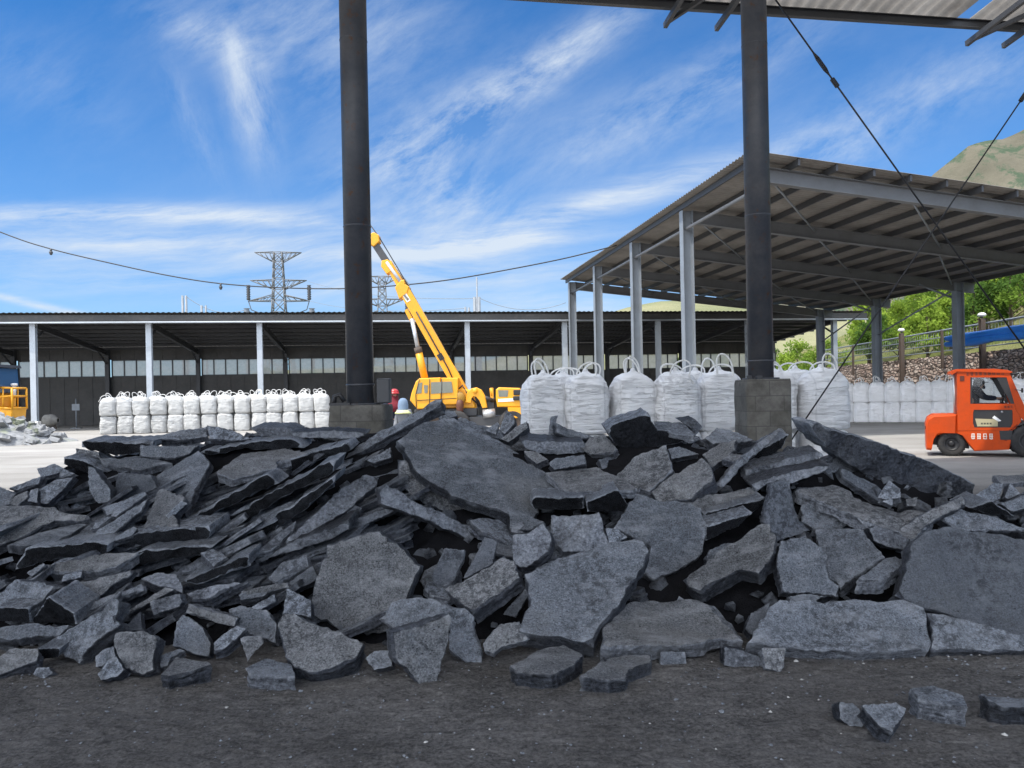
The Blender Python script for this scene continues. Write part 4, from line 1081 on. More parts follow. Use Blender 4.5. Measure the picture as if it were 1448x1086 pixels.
# ------------------------------------------------------------------ orange forklift with its driver
def strokes(mb, x0, z0, y, w, h, n, rng, t=0.004):
    """a row of small block characters made of strokes"""
    cw = w / n
    for i in range(n):
        x = x0 + i * cw; s = cw * 0.72; bw = cw * 0.11
        for q in range(3): mb.box((x + s / 2, y, z0 + h * (0.1 + 0.4 * q)), (s * rng.uniform(0.7, 1.0), t, bw))
        for q in (0.2, 0.5, 0.8):
            if rng.random() < 0.85: mb.box((x + s * q, y - 0.0006 * (1 + q), z0 + h / 2), (bw, t, h * rng.uniform(0.7, 1.0)))
def forklift():
    Y0 = 17.4; O = at(1346, 646, Y0); O.z = 0
    AL = R(27); DV, NV = Vector((math.cos(AL), -math.sin(AL), 0)), Vector((math.sin(AL), math.cos(AL), 0))
    f = thing('forklift', 'orange enclosed-cab forklift with white lettering driving across the yard at the right', 'forklift', tuple(O), -AL)
    def q(px, py):
        r = ray(px, py); p = Vector((0, 0, EYE)) + r * (O.dot(NV) / r.dot(NV)); return ((p - O).dot(DV), p.z)
    def poly(*pts): return [q(a, b) for a, b in pts]
    W = 1.16
    m = MB(); m.prism(poly((1309, 600), (1312, 591), (1320, 586.5), (1353.5, 586), (1354, 613), (1334, 613), (1325, 616), (1319, 624), (1317, 637), (1310, 636)), 0, W, 0.05)
    cw = m.build('counterweight', M['orange'], f)
    l = MB(); l.box((q(1309, 605)[0] + 0.005, W * 0.18, q(1309, 605)[1]), (0.03, 0.14, 0.07)); l.build('tail_light', M['black'], f)
    m = MB(); m.prism(poly((1354, 609.5), (1431, 608.5), (1431, 622), (1427, 636), (1378, 638), (1369, 627), (1361, 616), (1354, 613)), 0.0, W, 0.02); m.build('chassis', M['orange'], f)
    m = MB(); m.prism(poly((1325, 613.5), (1360, 613.5), (1372, 632), (1372, 636), (1320, 630)), 0.32, W - 0.32); m.prism(poly((1430, 600), (1475, 600), (1475, 632), (1428, 634)), 0.3, W - 0.3); m.build('axle_housing', M['black'], f)
    # cab sides: panels round a real window opening
    for y0, nm in ((0.0, 'near'), (W - 0.05, 'far')):
        y1 = y0 + 0.05
        s = MB()
        s.prism(poly((1353, 524), (1372, 525), (1372, 609), (1354, 609.2)), y0, y1)
        s.prism(poly((1372.1, 525), (1421, 526), (1424, 533.5), (1372.1, 533.5)), y0, y1)
        s.prism(poly((1372.1, 571), (1433.5, 571), (1437, 579.5), (1372.1, 579.5)), y0, y1)
        s.prism(poly((1421.2, 526), (1427, 526), (1454, 586), (1454, 602), (1441, 587), (1437.1, 579)), y0, y1)
        s.prism(poly((1372.1, 604.6), (1437, 604.6), (1431, 609), (1372.1, 609)), y0, y1)
        s.prism(poly((1372.1, 579.6), (1377, 579.6), (1376, 584), (1376, 599), (1378, 604.5), (1372.1, 604.5)), y0, y1)
        s.prism(poly((1431.5, 579.6), (1437, 579.6), (1441, 587.2), (1444, 596), (1437, 604.4), (1429, 604.4), (1432, 599), (1432, 584)), y0, y1)
        s.build('cab_side', M['orange'], f)
        b = MB(); b.prism(poly((1409, 533.6), (1424, 533.6), (1437, 571), (1430, 571)), y0 + 0.012, y1 - 0.012); b.build('window_frame', M['black'], f); b = MB(); b.prism(poly((1372.2, 533.6), (1374.5, 533.6), (1374.5, 571), (1372.2, 571)), y0 + 0.012, y1 - 0.012); b.build('window_frame', M['black'], f)
        g = MB(); g.prism(poly((1374.6, 533.6), (1409, 533.6), (1430, 571), (1374.6, 571)), y0 + 0.022, y0 + 0.028); g.build('cab_window', M['glass'], f)
        g = MB(); g.prism(poly((1377, 579.7), (1431.4, 579.7), (1432, 584), (1432, 599), (1429, 604.4), (1378, 604.4), (1376.1, 599), (1376.1, 584)), y0 + 0.018, y0 + 0.03); dw = g.build('lower_door_window', M['black'], f)
        if nm == 'near':
            k = MB(); k.prism(poly((1379, 592), (1411, 593), (1411, 603), (1382, 603)), 0.004, 0.017); k.build('storage_box', M['cream_box'], f)
            k = MB(); strokes(k, q(1387, 599)[0], q(1387, 600)[1], 0.0025, 0.22, 0.035, 4, random.Random(3)); k.build('box_lettering', M['black'], f)
            k = MB(); k.prism(poly((1403, 591), (1406, 587.5), (1416, 595), (1412, 596)), 0.001, 0.003); k.build('paper_sheet', M['paper'], f)
            k = MB(); k.lathe([(0, -0.02), (0.02, -0.012), (0.026, 0), (0, 0.001)], (q(1417, 582.5)[0], 0.012, q(1417, 582.5)[1]), 'y', 10); k.build('door_handle', M['chrome'], f)
    r = MB(); r.prism(poly((1343, 528), (1344, 524.5), (1352, 522), (1405, 521.5), (1424, 523), (1432, 526), (1430, 527.5), (1352, 525.4), (1346, 530)), -0.03, W + 0.03, 0.012); r.build('cab_roof', M['orange'], f)
    r = MB(); r.prism(poly((1398, 520), (1416, 520), (1416, 521.6), (1398, 521.6)), 0.15, 0.5); r.build('roof_hatch', M['black'], f)
    r = MB(); r.prism(poly((1354, 526), (1357, 526), (1357, 586), (1354, 586)), 0.05, W - 0.05); r.build('rear_panel', M['orange'], f)
    p = MB(); x, z = q(1351, 586); p.tube((x, 0.12, z), (x - 0.01, 0.12, z + 0.92), 0.028, 12); p.build('exhaust_pipe', M['chrome'], f)
    m = MB(); m.box((q(1359, 535)[0] + 0.02, -0.006, q(1359, 535)[1]), (0.085, 0.016, 0.11)); m.build('side_vent', M['mark_dark'], f)
    h = MB(); x, z = q(1435, 528.5); h.box((x, 0.2, z), (0.16, 0.14, 0.05), bev=0.015); h.build('headlight', M['black'], f)
    h = MB(); x, z = q(1443, 552); h.box((x + 0.02, -0.10, z), (0.04, 0.05, 0.10), bev=0.01); h.bar((x, -0.1, z), (x - 0.1, 0.0, z + 0.02), 0.014, 0.014); h.build('mirror', M['black'], f)
    st = MB(); st.prism(poly((1413, 609), (1432, 608.9), (1430, 622), (1414.5, 622)), -0.004, 0.05); st.build('step_recess', M['black'], f)
    k = MB(); strokes(k, q(1373, 621)[0], q(1373, 621.2)[1], -0.004, q(1407, 621)[0] - q(1373, 621)[0], 0.135, 4, random.Random(8)); k.build('side_lettering', M['mark_white'], f)
    k = MB(); strokes(k, q(1366, 531)[0], q(1366, 531.2)[1], -0.004, 0.75, 0.07, 9, random.Random(9)); k.build('header_lettering', M['mark_dark'], f)
    k = MB(); strokes(k, q(1420, 577)[0], q(1420, 577)[1], -0.004, 0.18, 0.05, 3, random.Random(4)); k.build('door_lettering', M['mark_dark'], f)
    def wheel(px, py, rad, y, w):
        x, z = q(px, py); z = rad
        t = MB(); t.lathe([(rad * 0.58, 0.0), (rad * 0.80, -0.012), (rad * 0.95, 0.012), (rad, 0.05), (rad, w - 0.05), (rad * 0.95, w - 0.012), (rad * 0.8, w + 0.012), (rad * 0.58, w)], (x, y, z), 'y', 40)
        for a in range(26):
            an = a * 2 * math.pi / 26
            t.box((x + math.cos(an) * (rad + 0.002), y + w / 2, z + math.sin(an) * (rad + 0.002)), (0.016, w * 0.8, 0.03), Matrix.Rotation(-an, 3, 'Y'))
        to = t.build('wheel', M['rubber'], f)
        h = MB(); h.lathe([(rad * 0.60, 0.02), (rad * 0.50, 0.0), (rad * 0.46, 0.05), (rad * 0.22, 0.06), (rad * 0.2, 0.02), (rad * 0.08, 0.015), (0, 0.015)], (x, y, z), 'y', 28); h.lathe([(rad * 0.60, w - 0.02), (rad * 0.46, w - 0.05), (0, w - 0.05)], (x, y, z), 'y', 28); h.build('rim', M['black'], to)
    wheel(1346, 628, 0.285, 0.06, 0.20); wheel(1346, 628, 0.285, W - 0.26, 0.20)
    wheel(1456, 624, 0.36, -0.02, 0.26); wheel(1456, 624, 0.36, W - 0.24, 0.26)
    a = MB(); x, z = q(1455, 624)
    arc = [(x + math.cos(t) * 0.45, 0.36 + math.sin(t) * 0.42) for t in [math.pi * (1 - i / 12) for i in range(13)]]; inn = [(x + math.cos(t) * 0.40, 0.36 + math.sin(t) * 0.38) for t in [math.pi * i / 12 for i in range(13)]]
    a.prism(arc + inn, 0.0, 0.28); a.prism(arc + inn, W - 0.28, W); a.build('mudguard', M['black'], f)
    ms = MB(); x, z = q(1478, 600)
    for y in (0.25, W - 0.25): ms.bar((x, y, 0.08), (x, y, 2.15), 0.14, 0.09, up=Vector((1, 0, 0)))
    for z in (0.4, 1.1, 2.1): ms.bar((x, 0.25, z), (x, W - 0.25, z), 0.06, 0.12)
    ms.build('mast', M['steel_dark'], f)
    for y in (0.33, W - 0.33):
        k = MB(); k.bar((x + 0.12, y, 0.62), (x + 0.12, y, 0.06), 0.05, 0.12, up=Vector((0, 1, 0))); k.bar((x + 0.10, y, 0.06), (x + 1.15, y, 0.06), 0.12, 0.045); k.build('fork', M['steel_dark'], f)
    s = MB(); sx, sz = q(1386, 588); s.box((sx, W / 2, 0.97), (0.5, 0.5, 0.14), bev=0.04); s.box((sx - 0.25, W / 2, 1.17), (0.12, 0.48, 0.42), bev=0.04); s.build('seat', M['black'], f)
    w = MB(); cx, cz = q(1421, 568); w.path([(cx + 0.08 * math.cos(a) * 0.5, W / 2 + 0.18 * math.sin(a), cz + 0.02 + 0.15 * math.cos(a)) for a in [i * math.pi / 10 for i in range(20)]], 0.014, 8, closed=True); w.bar((cx, W / 2, cz), (cx + 0.18, W / 2, cz - 0.45), 0.05, 0.05); w.build('steering_wheel', M['black'], f)
    fl = MB(); fl.box((q(1400, 607)[0], W / 2, q(1400, 607)[1]), (1.0, W - 0.14, 0.03)); fl.build('cab_floor', M['black'], f)
    # driver, seated, facing right
    hx, hz = q(1388, 543); D = Vector((O.x, Y0 + W / 2, 0))
    px0, pz0 = sx - 0.06, 1.10
    J = dict(pelvis=(0, 0, pz0), chest=(0, 0.06, pz0 + 0.35), neck=(0, 0.10, hz - 0.15), head=(0, 0.14, hz), shl=(-0.19, 0.05, pz0 + 0.44), shr=(0.19, 0.05, pz0 + 0.44), ell=(-0.23, 0.22, pz0 + 0.22), elr=(0.23, 0.22, pz0 + 0.22), wrl=(-0.17, 0.46, pz0 + 0.20), wrr=(0.17, 0.46, pz0 + 0.20),
             hipl=(-0.10, 0.02, pz0 - 0.02), hipr=(0.10, 0.02, pz0 - 0.02), knl=(-0.13, 0.40, pz0 + 0.02), knr=(0.13, 0.40, pz0 + 0.02), anl=(-0.12, 0.48, pz0 - 0.36), anr=(0.12, 0.48, pz0 - 0.36), face=(0, 1, -0.05))
    def ex(t, J, hd, fw, sdv):
        k = MB(); c = J['head']; k.lathe([(0.112, 0.0), (0.116, 0.045), (0.102, 0.10), (0.056, 0.135), (0, 0.142)], c + Vector((0, -0.005, 0.0)), seg=20); k.box(c + fw * 0.125 + Vector((0, 0, 0.045)), (0.13, 0.10, 0.012), bev=0.004); k.build('cap', M['hair'], t)
        k = MB(); k.lathe([(0.080, -0.06), (0.104, -0.02), (0.110, 0.02)], c - fw * 0.022, seg=20); k.build('hair', M['hair'], t)
        k = MB(); k.box(c + fw * 0.085 + Vector((0, 0, -0.075)), (0.10, 0.06, 0.075), bev=0.025); k.build('face_mask', M['hair'], t)
    person('driver in dark cap, black mask and navy jacket seated at the forklift wheel', tuple(O + DV * (px0 - 0.04) + NV * (W / 2)), -AL - R(90), J, M['navy'], M['navy'], ex)
forklift()

# ------------------------------------------------------------------ yellow truck crane
M['ochre'] = paint('dirty_yellow_paint', (0.36, 0.19, 0.02), 0.5, 0, 0.5, (0.12, 0.07, 0.03), 4.0)
M['hook'] = paint('worn_red_hook_paint', (0.10, 0.03, 0.018), 0.6, 0, 0.6, (0.25, 0.15, 0.05), 5.0)
def crane():
    Y0 = 30.0; O = at(640, 620, Y0); O.z = 0
    c = thing('truck_crane', 'yellow truck crane with raised telescopic boom standing in front of the long shed', 'crane', tuple(O))
    def q(px, py, y=0.0): p = at(px, py, Y0); return Vector((p.x - O.x, y, p.z))
    def poly(*pts): return [(q(a, b).x, q(a, b).z) for a, b in pts]
    # boom, lying in the picture plane and leaning left
    def sect(p0, p1, w0, w1, y0, y1, nm, m, bev=0.02):
        a, b = q(*p0), q(*p1); d = (b - a).normalized(); n = Vector((-d.z, 0, d.x))
        pts = [a - n * w0 / 2, a + n * w0 / 2, b + n * w1 / 2, b - n * w1 / 2]
        k = MB(); k.prism([(p.x, p.z) for p in pts], y0, y1, bev); return k.build(nm, m, c)
    sect((661, 566), (573, 412), 0.46, 0.42, -0.28, 0.28, 'boom_base', M['yellow'])
    sect((576, 418), (549, 372), 0.32, 0.30, -0.2, 0.2, 'boom_section', M['yellow'])
    sect((553, 380), (529, 343), 0.27, 0.26, -0.16, 0.16, 'boom_extension', M['steel_dark'])
    k = MB(); k.prism(poly((521, 345), (522, 333), (530, 330), (537, 334), (538, 343), (530, 350)), -0.24, 0.24, 0.03); k.build('boom_head', M['yellow'], c)
    k = MB(); k.prism(poly((540, 378), (541, 370), (549, 368), (556, 373), (559, 382), (548, 389)), -0.235, 0.235, 0.03); k.build('boom_collar', M['yellow'], c)
    k = MB(); k.prism(poly((560, 408), (568, 398), (573, 397), (574, 403), (580, 407), (577, 416), (566, 424)), -0.31, 0.31, 0.03)
    k.prism(poly((573, 440), (577, 437), (585, 452), (582, 458)), -0.2, 0.2); k.build('boom_bracket', M['yellow'], c)
    k = MB(); k.prism(poly((568, 415), (574, 412.5), (582, 426), (577, 429)), -0.292, -0.284); k.build('boom_plate', M['mark_white'], c)
    a, b = q(569.5, 416), q(579, 427); d = (b - a); k = MB()
    for i in range(4):
        p = a + d * (0.12 + 0.22 * i) + Vector((0.03, -0.296, 0)); rot = Matrix.Rotation(-math.atan2(d.z, d.x), 3, 'Y')
        for o in (-0.03, 0.0, 0.03): k.box(p + rot @ Vector((o, 0, 0)), (0.012, 0.006, 0.10), rot)
        k.box(p, (0.07, 0.006, 0.014), rot)
    k.build('plate_lettering', M['black'], c)
    k = MB(); pts = [q(590, 478), q(604, 497), q(622, 520), q(640, 548)]
    for px, py in ((598, 466), (618, 492), (636, 522), (648, 545)): p = q(px, py); k.box(p + Vector((0.12, -0.2, 0.06)), (0.12, 0.08, 0.10), bev=0.01)
    k.build('boom_lug', M['yellow'], c)
    k = MB(); k.box(q(624, 505) + Vector((0, -0.29, 0)), (0.26, 0.03, 0.2), Matrix.Rotation(R(60), 3, 'Y')); k.build('inspection_hole', M['black'], c)
    k = MB(); k.path([q(523, 317, -0.1), q(538, 338, -0.1), q(575, 400, -0.1), q(605, 455, -0.1), q(643, 517, -0.1)], 0.022, 6); k.build('hoist_rope', M['brace'], c)
    k = MB(); k.tube(q(548, 372, -0.24), q(572, 406, -0.24), 0.06, 10); k.tube(q(556, 374, 0.1), q(578, 404, 0.1), 0.05, 10); k.build('telescope_cylinder', M['steel_pale'], c)
    k = MB(); k.tube(q(584, 452, -0.34), q(594, 500, -0.34), 0.085, 12); lc = k.build('lift_cylinder_rod', M['chrome'], c)
    k = MB(); k.tube(q(593, 496, -0.34), q(602, 535, -0.34), 0.14, 14); k.tube(q(602, 535, -0.34), q(605, 562, -0.34), 0.11, 14); k.build('lift_cylinder', M['yellow'], c)
    k = MB(); k.tube(q(592, 492, -0.34), q(594, 500, -0.34), 0.15, 14); k.build('cylinder_gland', M['rust'], c)
    # operator cab
    cab = MB(); cab.prism(poly((584, 566), (586, 556), (592, 540), (597, 535.5), (626, 534.5), (627, 566), (622, 577), (594, 578)), -0.9, 0.15, 0.04); cab.prism(poly((627, 534.8), (650, 535), (649, 571), (627, 572)), -0.88, 0.1, 0.03); cab = cab.build('operator_cab', M['yellow'], c)
    k = MB(); k.prism(poly((592, 557), (596, 543), (601, 541), (600, 556)), -0.915, -0.895); k.build('cab_window', M['dull_glass'], c)
    k = MB(); k.prism(poly((613, 541), (641, 540), (643, 555), (613, 557)), -0.915, -0.89); k.build('cab_window', M['dull_glass'], c)
    k = MB(); k.prism(poly((603, 545), (609, 545), (608, 556), (604, 556)), -0.915, -0.895); k.build('cab_window', M['dull_glass'], c)
    k = MB()
    for p in (((597, 537), (592, 558), (593, 577)), ((611, 536), (611, 577)), ((627.5, 536), (627.5, 571)), ((594, 566), (648, 563))):
        k.path([q(a, b2, -0.925) for a, b2 in p], 0.014, 5)
    k.build('door_gap', M['black'], c)
    k = MB(); k.path([q(650, 556, -0.33), q(634, 520, -0.33), q(606, 470, -0.33), q(590, 442, -0.31)], 0.03, 6); k.path([q(640, 560, -0.5), q(655, 545, -0.45), q(664, 560, -0.6), q(678, 572, -0.5)], 0.035, 6); k.build('hydraulic_hose', M['black'], c)
    # slewing table and pivot
    k = MB(); k.prism(poly((626, 577), (631, 560), (640, 553), (655, 549), (668, 552), (674, 577)), -0.55, 0.7, 0.06); k.build('turret', M['yellow'], c)
    k = MB(); k.prism(poly((659, 569), (662, 555), (668, 549.5), (675, 548), (682, 551.5), (687, 560), (690, 576), (683.5, 577), (680, 567), (675, 560), (670, 559), (667, 563), (666, 570)), -0.72, -0.42, 0.03)
    k.lathe([(0, -0.03), (0.09, -0.03), (0.10, 0.0), (0, 0.02)], q(673, 553, -0.74), 'y', 14); k.build('pivot_arm', M['yellow'], c)
    k = MB(); k.lathe([(0.0, -0.12), (0.20, -0.12), (0.26, 0.0), (0.26, 0.3), (0, 0.3)], q(650, 563, -0.75), 'y', 24); k.build('winch_drum', M['ochre'], c)
    hk = MB(); p = q(652, 568, -0.8); hk.lathe([(0.0, 0.10), (0.13, 0.06), (0.16, -0.1), (0.11, -0.42), (0.04, -0.7), (0, -0.72)], p, seg=14); hk.build('hook_block', M['hook'], c)
    # carrier
    k = MB(); k.prism(poly((590, 590), (758, 587), (758, 600), (590, 603)), -0.7, 1.1, 0.03); k.box((q(632, 583).x, 0.1, q(632, 583).z), (2.4, 1.3, 0.3), bev=0.03); k.build('carrier_frame', M['steel_dark'], c)
    k = MB(); k.prism(poly((684, 568), (700, 562), (700, 588), (682, 590)), -0.6, 0.6, 0.05); k.path([q(676, 572, -.5), q(688, 563, -.6), q(700, 568, -.5)], 0.10, 8); k.build('engine_block', M['black'], c)
    k = MB(); k.tube(q(696, 560, -0.4), q(695, 549, -0.4), 0.07, 8); k.box(q(696, 563, -0.4), (0.12, 0.12, 0.8)); k.build('control_lever', M['yellow'], c)
    k = MB(); k.tube(q(684, 585, -0.7), q(701, 583, -0.7), 0.17, 16); k.build('air_tank', M['chrome'], c)
    k = MB(); k.prism(poly((702, 551), (706, 548), (735, 549), (738, 554), (739, 575), (704, 575), (702, 564)), -1.0, 1.0, 0.05); k.prism(poly((718, 575.1), (740, 575.1), (739, 584), (733, 590), (726, 591), (719, 586)), -1.0, -0.55, 0.03); k.build('driving_cab', M['yellow'], c)
    k = MB(); k.prism(poly((705, 552), (719, 552), (718, 561), (706, 561)), -1.015, -0.99); k.build('cab_window', M['dull_glass'], c)
    k = MB(); k.prism(poly((705, 564), (727, 563), (727, 567), (705, 568)), -1.02, -0.99); k.build('cab_stripe', M['paper'], c)
    k = MB(); k.box(q(733, 563, -1.02), (0.42, 0.12, 0.16), bev=0.03); k.box(q(732, 555, -1.01), (0.34, 0.06, 0.2), bev=0.03); k.build('headlight', M['black'], c)
    k = MB(); k.lathe([(0, -0.04), (0.06, -0.03), (0.07, 0.0), (0, 0.01)], q(739, 563, -1.06), 'y', 12); k.build('indicator', M['paper'], c)
    for px, y in ((618, -1.0), (648, -1.0), (725, -1.0), (618, 0.9), (648, 0.9), (725, 0.9)):
        x = q(px, 600).x; rad = 0.52
        t = MB(); t.lathe([(rad * .55, 0), (rad * .8, -0.02), (rad * .96, 0.02), (rad, 0.08), (rad, 0.24), (rad * .96, 0.30), (rad * .55, 0.32)], (x, y, rad), 'y', 32); t = t.build('wheel', M['rubber'], c)
        h = MB(); h.lathe([(rad * .57, 0.04), (rad * .5, 0.02), (rad * .42, 0.1), (0, 0.08)], (x, y, rad), 'y', 20); h.build('rim', M['rust'], t)
crane()

# ------------------------------------------------------------------ yellow wheel loader at the left edge, machines in the shed
def loader():
    Y0 = 34.0; O = at(0, 600, Y0); O.z = 0
    c = thing('wheel_loader', 'yellow wheel loader with railed engine deck at the left edge, behind the pale rubble', 'loader', tuple(O))
    def q(px, py, y=0.0): p = at(px, py, Y0); return Vector((p.x - O.x, y, p.z))
    def poly(*pts): return [(q(a, b).x, q(a, b).z) for a, b in pts]
    k = MB(); k.prism(poly((-70, 574), (-64, 556), (3, 556), (6, 562), (5, 592), (-70, 592)), -0.5, 0.9, 0.08); k.build('engine_hood', M['yellow'], c)
    k = MB(); k.prism(poly((6, 578), (28, 577), (27, 590), (5, 592)), -0.5, 0.5, 0.04); k.build('rear_deck', M['yellow'], c)
    k = MB()
    for y in (-0.5, 0.5):
        pts = [q(9, 548, y), q(27, 549, y), q(28, 578, y), q(8, 576, y)]
        for a, b in zip(pts, pts[1:] + pts[:1]): k.tube(a, b, 0.045, 8)
        k.tube(q(8, 561, y), q(28, 560, y), 0.045, 8); k.tube(q(15, 549, y), q(15, 577, y), 0.03, 8)
    for px, py in ((27, 549), (28, 560), (28, 577)): k.tube(q(px, py, -0.5), q(px, py, 0.5), 0.04, 8)
    k.build('railing', M['yellow'], c)
    k = MB(); k.prism(poly((-45, 555), (-40, 522), (10, 521), (12, 546), (8, 555)), -0.75, 0.75, 0.04); k.build('cab', M['blue_glass'], c)
    k = MB()
    for a, b in (((-46, 555), (-41, 521)), ((4, 555), (4, 521)), ((12, 547), (10, 520))):
        for y in (-0.78, 0.78): k.bar(q(*a, y), q(*b, y), 0.07, 0.07)
    k.prism(poly((-46, 521), (-44, 516), (12, 516), (14, 520)), -0.85, 0.85, 0.03); k.build('cab_frame', M['black'], c)
    k = MB(); k.tube(q(20, 560, 0.0), q(20, 546, 0), 0.08, 10); k.lathe([(0, 0.1), (0.13, 0.08), (0.13, -0.02), (0, -0.02)], q(20, 545), seg=14); k.build('air_cleaner', M['white_paint'], c)
    for px in (-60, -14):
        for y in (-0.7, 0.75):
            x = q(px, 600).x; rad = 0.62
            t = MB(); t.lathe([(rad * .5, 0), (rad * .85, -0.02), (rad, 0.08), (rad, 0.32), (rad * .85, 0.42), (rad * .5, 0.4)], (x, y, rad), 'y', 28); t = t.build('wheel', M['rubber'], c)
            h = MB(); h.lathe([(rad * .52, 0.03), (rad * .4, 0.1), (0, 0.08)], (x, y, rad), 'y', 18); h.build('rim', M['yellow'], t)
loader()
def mixer():
    p = at(65, 604, 44.8); p.z = 0
    t = thing('drum_mixer', 'small pale drum mixer on wheels standing in the shade of the long shed', 'mixer', (p.x, 45.2, 0))
    k = MB(); k.lathe([(0, -0.34), (0.28, -0.34), (0.34, -0.28), (0.36, 0.1), (0.34, 0.22), (0.18, 0.42), (0.14, 0.50), (0.12, 0.48)], (0, 0, 0.62), 'x', 20); k.build('drum', M['concrete'], t)
    k = MB()
    for x in (-0.25, 0.25): k.bar((x, -0.2, 0.12), (x, 0.0, 0.5), 0.05, 0.05); k.bar((x, 0.2, 0.12), (x, 0.0, 0.5), 0.05, 0.05)
    k.build('stand', M['rust'], t)
    for x in (-0.25, 0.25):
        k = MB(); k.lathe([(0, -0.04), (0.13, -0.04), (0.14, 0), (0.13, 0.04), (0, 0.04)], (x, -0.22, 0.14), 'y', 16); k.build('wheel', M['rubber'], t)
    p = at(108, 600, 49)
    t = thing('board_stand', 'dim square board on a thin stand inside the long shed', 'stand', (p.x, 49, 0))
    k = MB(); k.tube((0, 0, 0), (0, 0, 1.9), 0.04, 8); k.bar((-0.3, 0, 0.02), (0.3, 0, 0.02), 0.3, 0.04); k.build('post', M['steel_grey'], t)
    k = MB(); k.box((0, -0.03, 1.35), (0.5, 0.03, 0.42), bev=0.01); k.build('board', M['steel_grey'], t)
mixer()

# ------------------------------------------------------------------ heap of broken slate slabs
HY, HS = 4.55, 0.5                                   # toe of the heap and steepness of its front
def heap_Y(d): return (EYE + HS * HY) / (HS - d.z)
CREST = [(-300, 750), (0, 705), (70, 680), (120, 640), (250, 620), (330, 606), (500, 610), (600, 598), (660, 602), (740, 625), (850, 615), (960, 612), (1050, 625), (1120, 640), (1180, 640), (1260, 660), (1380, 705), (1448, 700), (1800, 720)]
def crest_z(x):
    px = CX + x / 7.2 * FPX
    return max(0.25, at(px, interp(px, CREST), 7.2).z)
def heap_z(x, y):
    c = crest_z(x); y1 = HY + c / HS
    if y < HY: return 0.0
    if y < y1: return HS * (y - HY)
    return max(0.0, c + 0.02 * min(y - y1, 1.2) - 0.55 * max(0, y - y1 - 1.2))

def inside(p, poly):
    r = False; n = len(poly); j = n - 1
    for i in range(n):
        if (poly[i][1] > p[1]) != (poly[j][1] > p[1]) and p[0] < (poly[j][0] - poly[i][0]) * (p[1] - poly[i][1]) / (poly[j][1] - poly[i][1]) + poly[i][0]: r = not r
        j = i
    return r
def edge_dist(p, poly):
    best = 1e9
    for a, b in zip(poly, poly[1:] + poly[:1]):
        ab = b - a; t = max(0, min(1, (p - a).dot(ab) / max(ab.length_squared, 1e-12))); best = min(best, (p - a - ab * t).length)
    return best

